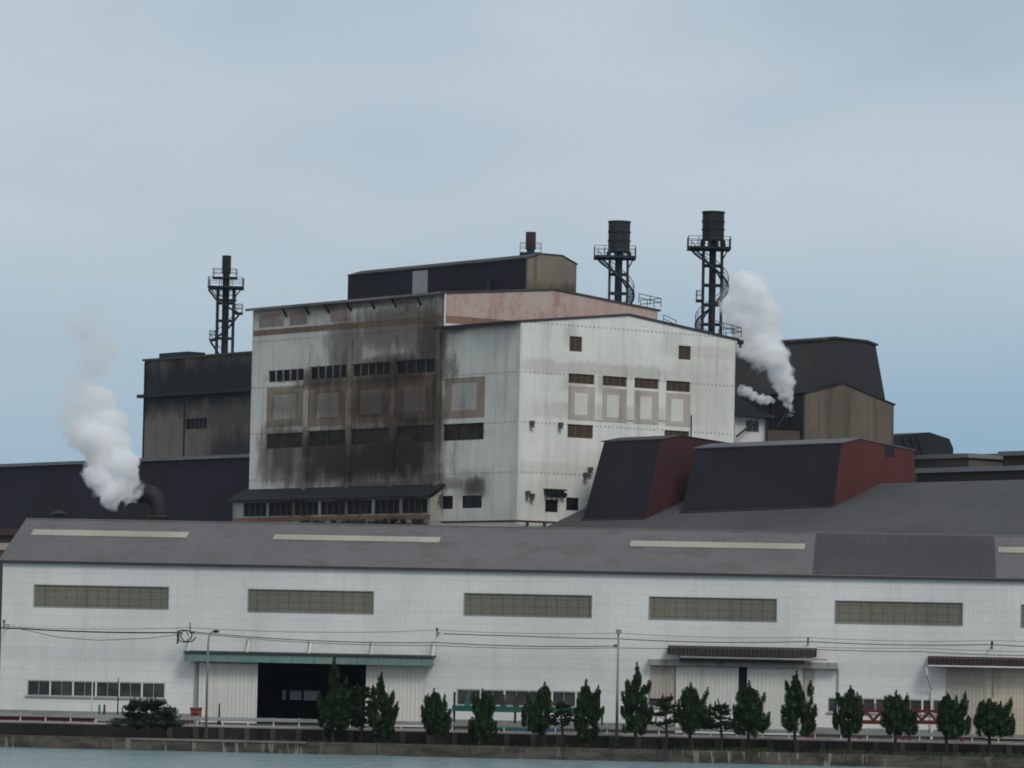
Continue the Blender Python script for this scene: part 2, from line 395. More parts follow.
bh = [W.rect('y', YB, *q) for q in ((282, 286, 690, 699.5), (289.5, 301.5, 690, 699.5), (303.5, 320, 690, 700))]
MB().wall(pY(YB), [(.26, 0), (XR - .26, 0), (XR - .26, EZ), (.26, EZ)], bh, .2).build('rear_wall', DARKIN, root=wh)
tn = N('backlit_fibreglass'); t_ = tn.new('ShaderNodeBsdfTranslucent'); t_.inputs[0].default_value = (.38, .40, .42, 1); tn.l.new(t_.outputs[0], tn.out.inputs[0])
for q in bh: MB().box(q[0] + .02, q[1] - .02, YB + .05, YB + .06, q[2] + .02, q[3] - .02).build('rear_skylight', tn.m, root=wh)
MB().box(.3, XR - .3, .3, YB - .1, .008, .02).build('floor_slab', paint('warehouse_floor', (.08, .078, .075), .8), root=wh)
# dark lining so the hall is closed just inside the cladding
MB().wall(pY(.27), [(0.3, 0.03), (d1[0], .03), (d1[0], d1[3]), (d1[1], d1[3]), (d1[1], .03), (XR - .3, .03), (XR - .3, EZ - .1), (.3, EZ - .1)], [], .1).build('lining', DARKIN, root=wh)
# roof
sl = (RZ - EZ) / RY
RG = paint('grey_sheet_roof', (.142, .127, .125), .75, var=.10, streak=0, fine=.2, ribs=('x', .5, .004), lines=(('y', 1.7, .2, .07, .10), ('x', 7.6, 0, .06, .10)), blotch=(((.118, .102, .099), .5),), rust=.10)
RD = paint('newer_dark_roof_sheet', (.062, .051, .052), .75, var=.15, streak=0, fine=.3, ribs=('x', .5, .004), lines=(('y', 1.3, .2, .05, .25), ('x', 1.9, 0, .10, .22)))
def roofz(y): return EZ + .12 + sl * y
mb = MB()
mb.ext([(-.35, -.2, roofz(-.2)), (-.35, RY, roofz(RY)), (-.35, YB + .5, roofz(-.5)), (-.35, YB + .5, roofz(-.5) - .16), (-.35, RY, roofz(RY) - .16), (-.35, -.2, roofz(-.2) - .16)], (XR + .7, 0, 0))
rf = mb.build('roof', RG, root=wh); OFF[rf.name] = Vector((0, 0, 0))
MB().tube([(-.35, RY, roofz(RY)), (XR / 2, RY, roofz(RY)), (XR + .35, RY, roofz(RY))], .10, 8).build('ridge_cap', RG, root=rf)
MB().ext([(-.38, -.21, roofz(-.2) - .22), (-.38, -.21, roofz(-.2) - .04), (-.38, -.34, roofz(-.2) - .04), (-.38, -.34, roofz(-.2) - .22)], (XR + .7, 0, 0)).build('gutter', ROOFEDGE, root=wh)
SKY_ = paint('pale_translucent_roof_sheet', (.40, .36, .28), .7, var=.2, streak=0, lines=(('x', .9, 0, .08, .15),))
nrm = Vector((0, -sl, 1)).normalized()
def roof_patch(xl, yl, xr, yb_, mat, name, lift=.02, th=.05):
    a = W.onplane(Vector((0, 0, roofz(0))), nrm, xl, yl); c = W.onplane(Vector((0, 0, roofz(0))), nrm, xl, yb_); e = W.onplane(Vector((0, 0, roofz(0))), nrm, xr, yb_)
    q = [Vector((x, y, roofz(y))) + nrm * lift for x, y in ((a.x, a.y), (e.x, a.y), (e.x, c.y), (a.x, c.y))]
    MB().ext(q, nrm * th).build(name, mat, root=rf)
roof_patch(34, 530, 188, 535.5, SKY_, 'roof_light'); roof_patch(275, 535, 440, 540, SKY_, 'roof_light'); roof_patch(631, 541.3, 805, 546.8, SKY_, 'roof_light'); roof_patch(998, 547.5, 1150, 553, SKY_, 'roof_light')
roof_patch(816, 534, 996, 574, RD, 'dark_roof_panel', .01, .03)
for px, py in ((629, 532), (806, 538), (276, 527), (816, 532)): pass
# high ribbed panels
HP = paint('olive_fibreglass_panel', (.18, .172, .13), .6, var=.12, streak=.2, lines=(('x', .9, 0, .16, .25), ('z', .6, 0, .09, .3)), ribs=('x', .45, .006))
for q in hi:
    mb = MB(); mp = pY(0); mb.box(q[0] + .01, q[1] - .01, .08, .14, q[2] + .01, q[3] - .01)
    o = mb.build('louvre_panel', HP, root=wh); OFF[o.name] = Vector((0, 0, 0))
    mb = MB()
    for a, b_, c, d in ((q[0] - .09, q[1] + .09, q[3], q[3] + .07), (q[0] - .09, q[1] + .09, q[2] - .09, q[2])): mb.box(a, b_, -.035, -.004, c, d)
    for a in (q[0] - .09, q[1] + .003): mb.box(a, a + .087, -.035, -.004, q[2] + .002, q[3] - .002)
    mb.build('frame', GREYP, root=o)
WFR = paint('pale_window_frame', (.36, .37, .36), .6)
for q, n_ in zip(lo, (6, 6, 1, 5)):
    w_ = (q[1] - q[0]) / n_
    f = window(pY(0), q, wh, n=n_ * 2, fr=.09, depth=.12, fmat=WFR, gmat=GREYGLASS, mull=.04)
    mb = MB()
    for i in range(1, n_): MB().box(q[0] + i * w_ - .075, q[0] + i * w_ + .075, -.03, .016, q[2] + .02, q[3] - .02).build('mullion', WHITEP, root=f)
    MB().box(q[0] - .15, q[1] + .15, -.12, -.004, q[2] - .14, q[2] - .02).build('sill', GREYP, root=f)

# big sliding doors
DOORM = paint('cream_ribbed_door', (.72, .70, .63), .6, var=.1, streak=.2, rust=.10, ribs=('x', .32, .015), lines=(('x', .36, .1, .09, .15),))
def sliding_door(px0, px1, yt, yb_, y0, label=None):
    a, b_ = W.on('y', y0, px0, (yt + yb_) / 2).x, W.on('y', y0, px1, (yt + yb_) / 2).x; zt = W.on('y', y0, px0, yt).z
    o = MB().box(a, b_, y0, y0 + .12, .08, zt).build('sliding_door', DOORM, root=wh); OFF[o.name] = Vector((0, 0, 0))
    mb = MB(); mb.box(a - .02, a + .12, y0 - .04, y0 - .003, .08, zt); mb.box(b_ - .12, b_ + .02, y0 - .04, y0 - .003, .08, zt); mb.box(a + .121, b_ - .121, y0 - .04, y0 - .003, zt - .15, zt); mb.box(a + .121, b_ - .121, y0 - .04, y0 - .003, .08, .25)
    mb.build('frame', WHITEP, root=o); return o
sliding_door(199, 257, 663, 722, -.30); sliding_door(366, 424, 664, 724, -.30)
sliding_door(676, 738, 666, 728, -.30); sliding_door(747, 802, 667, 730, -.30)

# green canopy over door 1
GRN = paint('faded_green_canopy_sheet', (.16, .25, .215), .6, var=.15, streak=.3, lines=(('x', 1.8, .2, .09, .4),)); TOPD = paint('black_canopy_top', (.03, .035, .035), .7)
a = X_(188, 650); b_ = X_(435, 655); zt = W.on('y', -1.6, 188, 653).z; zb_ = W.on('y', -1.6, 188, 661).z
cn = MB().box(a, b_, -1.6, -1.52, zb_, zt).build('canopy', GRN, root=wh); OFF[cn.name] = Vector((0, 0, 0))
MB().ext([(a - .1, -1.75, zt + .01), (a - .1, -1.75, zt + .10), (a - .1, -.004, zt + .22), (a - .1, -.004, zt + .12)], (b_ - a + .2, 0, 0)).build('canopy_roof', TOPD, root=cn)
MB().box(a + .05, b_ - .05, -1.5, -.01, zb_ + .1, zb_ + .2).build('soffit', paint('green_grey_soffit', (.12, .18, .16), .8), root=cn)
for px in (190, 249, 311, 373, 434):
    x = X_(px, 650); mb = MB(); mb.bar((x, -1.3, zt + .16), (x, -.1, zt + 1.2), .16); mb.box(x - .12, x + .12, -.3, -.01, zt + 1.1, zt + 1.4); mb.build('bracket', WHITEP, root=cn)
MB().box(X_(195, 690), X_(197.5, 690), -.2, -.005, 0.02, zb_).build('door_post', GREYP, root=wh)

# brown canopy over door 2
BRN = paint('brown_ribbed_sheet', (.065, .05, .047), .75, var=.15, ribs=('x', .3, .05), lines=(('x', .36, .1, .08, .5),)); FASC = paint('weathered_pale_fascia', (.34, .32, .29), .7, var=.2, rust=.25, streak=.5)
a = X_(668.5, 650); b_ = X_(817, 655); zt = W.on('y', -1.7, 668, 647.6).z; zb_ = W.on('y', -1.7, 668, 654.5).z
cn = MB().ext([(a, -1.75, zb_), (a, -1.55, zb_), (a, -.2, zt + .12), (a, -.2, zt + .2), (a, -1.75, zt)], (b_ - a, 0, 0)).build('canopy', BRN, root=wh); OFF[cn.name] = Vector((0, 0, 0))
MB().box(a + 1.1, b_ + .9, -1.9, -1.76, zb_ - .24, zb_ - .1).build('gutter', FASC, root=cn)
zl0 = W.on('y', -.9, 649, 659).z; zl1 = W.on('y', -.9, 649, 665).z
MB().box(X_(649, 662), X_(838, 664), -.9, -.004, zl1, zl0).build('door_track_cover', FASC, root=wh)
MB().box(a + 1, b_ - 1, -1.5, -.91, zl0 - .1, zb_ - .25).build('soffit', BLACK, root=cn)
MB().box(X_(837, 690), X_(838.5, 690), -.16, -.004, BZ, zl1).build('downpipe', GREYP, root=wh)
# brown canopy at the right end
a = X_(928, 660); b_ = X_(1110, 665); zt = W.on('y', -1.7, 928, 658.3).z; zb_ = W.on('y', -1.7, 928, 666).z
RBR = paint('red_brown_ribbed_sheet', (.058, .037, .035), .75, var=.15, ribs=('x', .3, .05), lines=(('x', .36, .1, .08, .4),))
cn = MB().ext([(a, -1.75, zb_), (a, -1.6, zb_), (a, -.1, zt + .12), (a, -.1, zt + .2), (a, -1.75, zt)], (b_ - a, 0, 0)).build('canopy', RBR, root=wh); OFF[cn.name] = Vector((0, 0, 0))
MB().box(a, b_, -1.92, -1.76, zb_ - .02, zb_ + .1).build('gutter', WHITEP, root=cn)
x = X_(932, 690)
MB().tube([(x - .5, -1.7, zb_ - .1), (x - .45, -1.6, zb_ - .7), (x, -.25, zb_ - 2.0), (x, -.2, BZ - 1.2)], .11, 8).build('downpipe', WHITEP, root=wh)
STW = paint('stained_cream_sheet', (.66, .58, .45), .8, var=.2, streak=.3, rust=.35, ribs=('x', .3, .02), lines=(('z', 1.3, 0, .05, .3),)); STW2 = paint('dull_beige_sheet', (.50, .455, .38), .8, var=.12, streak=.25, ribs=('x', .3, .02))
zc = zb_ - .1
MB().box(X_(946, 690), X_(984, 690), -.10, -.004, BZ - .5, zc).build('wall_panel', STW2, root=wh)
MB().box(X_(985.5, 690), X_(1110, 690), -.14, -.004, BZ - .6, zc).build('wall_panel', STW, root=wh)
MB().tube([(X_(994, 690), -.3, zc), (X_(994, 690), -.3, zc - 2.2)], .08, 8).build('downpipe', paint('rusty_white_pipe', (.5, .4, .35), .6, rust=1), root=wh)
MB().box(X_(650, 680), X_(676, 680), -.06, -.004, BZ + 2.1, zl1 - .003).build('wall_panel', STW2, root=wh)
MB().box(X_(803, 680), X_(814, 680), -.06, -.004, BZ, zl1 - .003).build('wall_panel', STW2, root=wh)

# ================================================================== WIRES AND POLES ON THE QUAY
yc = -1.9
CAB = paint('black_cable', (.03, .03, .033), .6)
def cable(pts, r, label, y=yc):
    P = [W.on('y', y, *p) for p in pts]
    Q = []
    for i in range(len(P) - 1):
        p_, q_ = P[i], P[i + 1]; L_ = (q_ - p_).length; sg = min(.5, L_ * L_ * .0007); n_ = max(2, int(L_ / 1.5))
        for k in range(n_):
            t = k / n_; v = p_.lerp(q_, t); v.z -= sg * 4 * t * (1 - t); Q.append(v)
    Q.append(P[-1])
    o = MB().tube(Q, r, 5).build('cable', CAB, W, off=P[0], smooth=True); return tag(o, label, 'cable', 'cables strung along the warehouse front')
cable([(-30, 624.5), (190, 627.5), (437, 630), (618, 633), (808, 637.5), (992, 640.5), (1060, 642)], .018, 'thin cable, the highest of those strung along the warehouse front')
cable([(-30, 627), (20, 628.5), (182, 632.5)], .06, 'thick black cable strung left of the green canopy')
cable([(20, 628.8), (60, 637.5), (100, 640.3), (150, 638), (183, 634)], .025, 'thin cable sagging well below the thick one near the left window row')
cable([(190, 631.5), (437, 642.5), (614, 646)], .035, 'cable running from above the green canopy to the tall plain pole')
cable([(190, 632.8), (437, 645.5), (614, 647.8), (670, 648.5)], .025, 'cable ending by the left end of the upper brown canopy')
cable([(443.6, 633.6), (520, 636), (618, 638.8), (808, 641.5), (992, 644.5), (1060, 648)], .035, 'thick cable starting in a knob just right of the green canopy')
cable([(817, 649.5), (920, 651.5), (1060, 656)], .03, 'cable leaving the right end of the upper brown canopy')
cable([(817, 647.2), (920, 648), (992, 651), (1060, 652)], .02, 'thin cable between the long brown canopies at right, above its twin')
def insul(px, py, label):
    p = W.on('y', yc, px, py); o = empty('insulator_bracket', W, (p.x, 0, p.z), label, 'bracket', 'wall brackets carrying the cables')
    MB().box(p.x - .05, p.x + .05, yc + .1, -.005, p.z - .1, p.z).build('arm', GREYP, root=o)
    mb = MB(); mb.cyl((p.x, yc, p.z - .35), (p.x, yc, p.z + .1), .06, .06, 8); mb.box(p.x - .10, p.x + .10, yc - .08, yc + .08, p.z + .1, p.z + .35); mb.build('insulator', BLACK if px in (992,) else paint('grey_insulator', (.12, .12, .12), .5), root=o)
insul(4, 624, 'cable bracket at the far left end of the warehouse'); insul(437, 632, 'cable bracket above the right end of the green canopy')
insul(808, 641.5, 'cable bracket just right of the upper brown canopy'); insul(992, 645.5, 'blackened cable bracket above the right hand brown canopy')
p = W.on('y', yc, 190, 632); o = empty('cable_coil', W, (p.x, 0, p.z), 'loops of black cable hanging on the wall by the left end of the green canopy', 'cable coil')
mb = MB(); mb.tube([(p.x - .7 + .55 * math.cos(t) + .05 * t, yc + .1 * math.sin(t * .7), p.z - .35 + .5 * math.sin(t)) for t in [i * .5 for i in range(26)]], .05, 5); mb.build('coil', CAB, root=o)
mb = MB(); mb.tube([(p.x - 1, yc, p.z + .1), (p.x - .95, yc, p.z - .3), (p.x - 1.05, yc, p.z - 1.0)], .09, 6); mb.box(p.x - .04, p.x + .04, yc - .05, yc + .05, p.z - .1, p.z + .8); mb.box(p.x - .03, p.x + .03, yc + .051, -.005, p.z - .1, p.z); mb.build('bracket', paint('dark_bracket_steel', (.06, .05, .05), .7), root=o)

def pole(px, yt, yb_, y, label, r=.075, lamp=False, mat=None, base=LZ):
    b0 = W.on('y', y, px - (yb_ - yt) * .02, yb_); t0 = W.on('y', y, px, yt); b0.z = base; b0.x = t0.x
    o = empty('lamp_post' if lamp else 'pole', W, b0, label, 'lamp post' if lamp else 'pole')
    mat = mat or GREYP
    if lamp:
        pts = [b0, Vector((t0.x, y, t0.z - 1)), Vector((t0.x + .05, y, t0.z - .4)), Vector((t0.x + .22, y, t0.z - .1)), Vector((t0.x + .5, y, t0.z))]
        MB().tube(pts, [r * 1.2, r, r * .8, r * .7, r * .6], 8).build('post', mat, root=o, smooth=True)
        mb = MB(); mb.add(*ico(Vector((t0.x + .6, y, t0.z - .02)), (.28, .2, .13))); mb.build('lamp_head', BLACK, root=o, smooth=True)
    else:
        MB().tube([b0, t0], [r * 1.3, r * .8], 8).build('post', mat, root=o, smooth=True)
    MB().cyl(b0, b0 + Vector((0, 0, .5)), r * 2.6, r * 2.2, 8).build('footing', pier, root=o)
    return o, t0
def ico(c, rad, sub=2):
    bm = bmesh.new(); bmesh.ops.create_icosphere(bm, subdivisions=sub, radius=1)
    vs = [Vector((v.co.x * rad[0], v.co.y * rad[1], v.co.z * rad[2])) + c for v in bm.verts]; fs = [tuple(v.index for v in f.verts) for f in bm.faces]; bm.free(); return vs, fs
pole(208.5, 631, 735, YP - .5, 'slim grey lamp post with a curved top in front of the left sliding door', lamp=True, r=.085)
o, t0 = pole(618.5, 632, 742, YP - .5, 'tall straight grey pole with a box on its top, left of the tallest tree', r=.10)
MB().box(t0.x - .2, t0.x + .2, YP - .7, YP - .3, t0.z - .15, t0.z + .2).build('head', GREYP, root=o); mb = MB(); mb.box(t0.x - .35, t0.x - .10, YP - .62, YP - .4, t0.z - 1.2, t0.z - .98); mb.build('box', paint('grey_box_paint', (.13, .13, .13), .6), root=o)
pole(92.5, 679.5, 724, YP + 2, 'thin white pole in front of the left window row', r=.045, mat=WHITEP, base=0)
pole(118.5, 678, 724, YP + 2, 'thin dark pole rising out of the spreading pine bush', r=.05, mat=RUSTY, base=0)
pole(219.5, 703.5, 727, YP + 1.9, 'short black post near the orange box', r=.07, mat=BLACK, base=0)
pole(175.5, 707, 722, YP + 3, 'short dark green post beside the spreading pine bush', r=.09, mat=DSTEEL, base=0)
TEALP = paint('teal_paint', (.04, .13, .13), .5)
pole(99.5, 704.5, 722, YP + 3, 'short teal post right of the thin white pole', r=.10, mat=TEALP, base=0)
pole(104.5, 704.5, 722, YP + 3.2, 'short black green post next to the teal one', r=.10, mat=DSTEEL, base=0)

# orange hose box
q = W.rect('y', YP + 2.2, 190.5, 200.5, 708, 718)
o = empty('hose_box', W, ((q[0] + q[1]) / 2, YP + 2.4, 0), 'faded orange red box on a stand beside the lamp post', 'box')
OR = paint('faded_orange_red_paint', (.30, .075, .05), .6, var=.2)
MB().box(q[0], q[1], YP + 2.2, YP + 2.7, q[2], q[3] - .12).build('body', OR, root=o); MB().ext([(q[0] - .05, YP + 2.12, q[3] - .119), (q[0] - .05, YP + 2.75, q[3] - .119), (q[0] - .05, YP + 2.75, q[3] + .06), (q[0] - .05, YP + 2.12, q[3])], (q[1] - q[0] + .1, 0, 0)).build('lid', paint('dark_orange_lid', (.2, .05, .035), .6), root=o)
for x in (q[0] + .08, q[1] - .08): MB().box(x - .04, x + .04, YP + 2.3, YP + 2.4, 0, q[2] - .002).build('leg', OR, root=o)
MB().box(q[0] + .15, q[1] - .15, YP + 2.19, YP + 2.197, q[2] + .25, q[2] + .4).build('handle', BLACK, root=o)

# long dark red beam by the left window row
q = W.rect('y', YP + 6, -5, 92, 711.5, 715.5)
mb = MB(); z0, z1 = .12, .12 + (q[3] - q[2]); mb.box(q[0], q[1], YP + 6, YP + 6.4, z1 - .06, z1); mb.box(q[0], q[1], YP + 6, YP + 6.4, z0, z0 + .06); mb.box(q[0] + .01, q[1] - .01, YP + 6.17, YP + 6.23, z0 + .061, z1 - .061)
for i in range(5):
    x = q[0] + (q[1] - q[0]) * (i + .5) / 5; mb.box(x - .1, x + .1, YP + 5.9, YP + 6.5, 0, z0 - .001)
DRED = paint('dark_red_primer', (.13, .022, .022), .6, var=.3, rust=.2)
tag(mb.build('steel_beam', DRED, W, off=((q[0] + q[1]) / 2, YP + 6.2, 0)), 'long dark red steel beam lying under the left window row', 'steel beam')
q = W.rect('y', YP + 2.4, 95, 117, 716, 721)
tag(MB().box(q[0], q[1], YP + 2.4, YP + 2.9, q[2], q[3]).box(q[0] + .1, q[0] + .25, YP + 2.5, YP + 2.8, 0, q[2] - .001).box(q[1] - .25, q[1] - .1, YP + 2.5, YP + 2.8, 0, q[2] - .001).build('bench', paint('off_white_bench', (.45, .42, .36), .7), W, off=((q[0] + q[1]) / 2, YP + 2.6, 0)), 'low off white bench beside the thin white pole', 'bench')

# green conveyor frame
DRK = paint('dark_brown_machine_paint', (.055, .030, .030), .6)
GF = paint('green_machine_paint', (.012, .115, .085), .5, var=.25, rust=.15)
q = W.rect('y', YP + 9, 452, 604, 705.5, 711); o = empty('conveyor', W, ((q[0] + q[1]) / 2, YP + 9.4, 0), 'green steel conveyor frame standing under the middle window row', 'conveyor')
mb = MB(); mb.box(q[0], q[1], YP + 9, YP + 9.12, q[2], q[3]); mb.box(q[0], q[1], YP + 9.8, YP + 9.92, q[2], q[3]); mb.box(q[0] + .1, q[1] - .1, YP + 9.125, YP + 9.795, q[3] - .25, q[3] - .15); mb.build('bed', GF, root=o)
for i, px in enumerate((454, 484, 515, 548, 580, 602)):
    x = W.on('y', YP + 9, px, 710).x; MB().box(x - .09, x + .09, YP + 9.13, YP + 9.3, 0, q[2] - .002 if i else q[3] + 1.1).build('leg', DSTEEL if i in (0, 2) else GF, root=o)
for px, hh, m_ in ((467, .9, TEALP), (503, 1.0, DRK), (515.5, .9, DRK), (530, .7, GF)):
    x = W.on('y', YP + 9, px, 700).x; mb = MB(); mb.box(x - .22, x + .22, YP + 9.2, YP + 9.7, q[3] + .002, q[3] + hh * .5); mb.cyl((x, YP + 9.45, q[3] + hh * .5), (x, YP + 9.45, q[3] + hh), .13, .1, 8); mb.build('roller_stand', m_, root=o)
q = W.rect('y', YP + 4, 497, 561, 719, 724)
o = empty('pallet_truck_bed', W, ((q[0] + q[1]) / 2, YP + 4.5, 0), 'low teal trolley bed on small wheels behind the guard rail', 'trolley')
MB().box(q[0], q[1], YP + 4, YP + 5.2, .22, .42).build('deck', paint('teal_trolley', (.02, .11, .13), .5, var=.3), root=o)
for x in (q[0] + .4, (q[0] + q[1]) / 2, q[1] - .4):
    MB().cyl((x, YP + 3.95, .14), (x, YP + 4.1, .14), .14, .14, 12).build('wheel', BLACK, root=o)

# red trestle frames on the right
RED = paint('red_oxide_steel', (.13, .020, .017), .55, var=.25, rust=.15)
for pxa, pxb, lb in ((858, 905, 'red steel truss trestle between the last trees left of the downpipe'), (908, 964, 'longer red steel truss trestle in front of the white downpipe')):
    q = W.rect('y', YP + 8, pxa, pxb, 709.5, 725); o = empty('steel_trestle', W, ((q[0] + q[1]) / 2, YP + 8.4, 0), lb, 'trestle', 'red steel trestles beside the warehouse')
    zt = q[3]; zl = zt - .85
    for nm, yy in (('truss', YP + 8), ('truss', YP + 9)):
        mb = MB(); mb.box(q[0], q[1], yy, yy + .14, zt - .2, zt); mb.box(q[0], q[1], yy, yy + .14, zl - .3, zl)
        k = max(2, int((q[1] - q[0]) / 1.1)); w_ = (q[1] - q[0]) / k
        for i in range(k):
            a = q[0] + i * w_; mb.bar((a, yy + .07, zl), (a + w_ / 2, yy + .07, zt - .16), .16); mb.bar((a + w_ / 2, yy + .07, zt - .16), (a + w_, yy + .07, zl), .16)
        mb.build(nm, RED, root=o)
    for x in (q[0] + .15, q[1] - .15):
        for yy in (YP + 8.02, YP + 9.02): MB().box(x - .12, x + .12, yy, yy + .12, 0, zl - .301).build('leg', RED, root=o)
    k = 7
    for i in range(k):
        x = q[0] + (i + .5) * (q[1] - q[0]) / k
        MB().cyl((x, YP + 8.6, zt - .02), (x, YP + 8.6, zt + .5 + .2 * (i % 2)), .05, .05, 6).build('stake', DRED, root=o)
q = W.rect('y', YP + 6, 806, 816, 721, 730)
o = empty('crate', W, ((q[0] + q[1]) / 2, YP + 6.5, 0), 'small dark red crate on the ground at the right jamb of the closed sliding doors', 'crate')
MB().box(q[0], q[1], YP + 6, YP + 7, .1, .8).build('body', DRED, root=o)
mb = MB(); mb.box(q[0], q[0] + .15, YP + 6, YP + 7, 0, .099); mb.box(q[1] - .15, q[1], YP + 6, YP + 7, 0, .099); mb.build('runner', DRED, root=o)

# ================================================================== TREES
leafmats = {}
def leafmat(name, dark, light):
    n = N(name); n.coord(); b = n.new('ShaderNodeBsdfPrincipled')
    gi = n.new('ShaderNodeNewGeometry')
    f = n.math('ADD', n.math('MULTIPLY', n.noise(1.6, 1.6, 1.6, 3), .6), n.math('MULTIPLY', gi.outputs['Random Per Island'], .4))
    n.l.new(n.mix(n.mr(f, .3, .75), (*dark, 1), (*light, 1)), b.inputs[0]); b.inputs['Roughness'].default_value = .6; b.inputs['Specular IOR Level'].default_value = .2
    n.l.new(b.outputs[0], n.out.inputs[0]); return n.m
JUN = leafmat('juniper_foliage', (.004, .013, .003), (.020, .052, .008)); PIN = leafmat('pine_foliage', (.012, .022, .008), (.050, .068, .016)); PIN2 = leafmat('grey_green_pine_foliage', (.010, .020, .011), (.032, .050, .024))
BARK = paint('dark_bark', (.035, .027, .02), .9, var=.4)

def leaf(mb, p, d, l, w, r_):
    d = d.normalized(); s_ = d.cross(Vector((r_.uniform(-1, 1), r_.uniform(-1, 1), r_.uniform(-1, 1))))
    if s_.length < 1e-3: return
    s_.normalize(); n = len(mb.v); mb.v += [p - s_ * w, p + s_ * w, p + d * l * .6 + s_ * w * .7, p + d * l, p + d * l * .6 - s_ * w * .7]; mb.f.append((n, n + 1, n + 2, n + 3, n + 4))

def flame(mb, c, rx, rz, r_, n, lean=0.0):
    """one upswept tuft: teardrop of small sprays around a solid twiggy heart"""
    vs, fs = ico(Vector((0, 0, 0)), (1, 1, 1), 1)
    hv = []
    for v in vs:
        t = (v.z + 1) / 2; q = (1.15 - t * .85) * .66; k = r_.uniform(.9, 1.12)
        hv.append(c + Vector((v.x * rx * q * k * 1.2 + lean * v.z, v.y * rx * q * k * 1.2, v.z * rz * .86)))
    mb.add(hv, fs)
    for _ in range(n):
        t = r_.random() ** .9; z = -1 + 2 * t; rr = math.sqrt(max(0, 1 - z * z)) * (1.14 - t * .74) * r_.uniform(.84, 1.03)
        a = r_.uniform(0, 6.283); p = c + Vector((math.cos(a) * rr * rx + lean * z, math.sin(a) * rr * rx, z * rz * .92))
        leaf(mb, p, Vector((math.cos(a) * .7, math.sin(a) * .7, r_.uniform(.9, 2.2))), r_.uniform(.07, .15), r_.uniform(.02, .038), r_)

def juniper(px, yt, xl, xr, label, spires=(), y=YQ + 2.6, seed=0, yb_=733, narrow=.55, g=0):
    r_ = random.Random(seed + 100); t0 = W.on('y', y, px, yt); l = W.on('y', y, xl, 710).x; rgt = W.on('y', y, xr, 710).x
    base = LZ - .12; H = t0.z - base; hw = (rgt - l) / 2; cx = (l + rgt) / 2; zb0 = W.on('y', y, px, yb_ + 2.5).z
    root = empty('juniper_tree', W, (t0.x, y, base), label, 'tree', 'trimmed trees in a row along the seawall')
    mb = MB(); top = t0.z; CH = top - zb0
    tips = [(t0.x, top)] + [(W.on('y', y, a, b_).x, W.on('y', y, a, b_).z) for a, b_ in spires]
    # body
    n_ = 20
    for i in range(n_):
        t = (i + .5) / n_; z = zb0 + t * CH * .82
        prof = (.84 + .16 * math.sin(min(1, t * 2.2) * math.pi / 2)) if t < .42 else max(.16, 1 - (t - .42) * 1.45 * (.75 + narrow * .5))
        for k in range(3 if t < .6 else 2):
            a = r_.uniform(0, 6.283); rr = hw * prof * r_.uniform(.35, .84)
            xx = (cx * (1 - t) + t0.x * t) + math.cos(a) * rr; flame(mb, Vector((xx, y + math.sin(a) * rr * .85, z + r_.uniform(-.15, .15))), hw * r_.uniform(.20, .34), r_.uniform(.36, .62), r_, 170, lean=math.cos(a) * .06)
    for tx, tz in tips:
        s_ = (tz - zb0); n2 = 5
        for i in range(n2):
            t = i / (n2 - 1); z = tz - .28 - (1 - t) * min(1.4, CH * .36); flame(mb, Vector((tx + (cx - tx) * (1 - t) * .6 + r_.uniform(-.05, .05), y + r_.uniform(-.1, .1), z)), hw * (.30 - .18 * t), .42, r_, 70)
    # ragged side tufts
    for i in range(14):
        t = r_.uniform(.02, .75); z = zb0 + t * CH; sd_ = r_.choice((-1, 1)); flame(mb, Vector((cx + sd_ * hw * r_.uniform(.78, .95) * (1 if t < .5 else .75), y + r_.uniform(-.3, .3), z)), hw * r_.uniform(.14, .24), r_.uniform(.35, .62), r_, 130, lean=sd_ * r_.uniform(.02, .2))
    mb.build('crown', JUN, root=root, fix=False)
    tb = MB(); tb.tube([(t0.x + .05, y, base - .1), (t0.x - .04, y, zb0), (cx, y, zb0 + CH * .4), (t0.x, y, top - .8)], [.16, .12, .09, .04], 7)
    for i in range(5):
        a = i * 1.3; z = zb0 + CH * (.1 + .1 * i); tb.tube([(cx, y, z), (cx + math.cos(a) * hw * .5, y + math.sin(a) * hw * .5, z + .5)], [.05, .02], 5)
    tb.build('trunk', BARK, root=root)

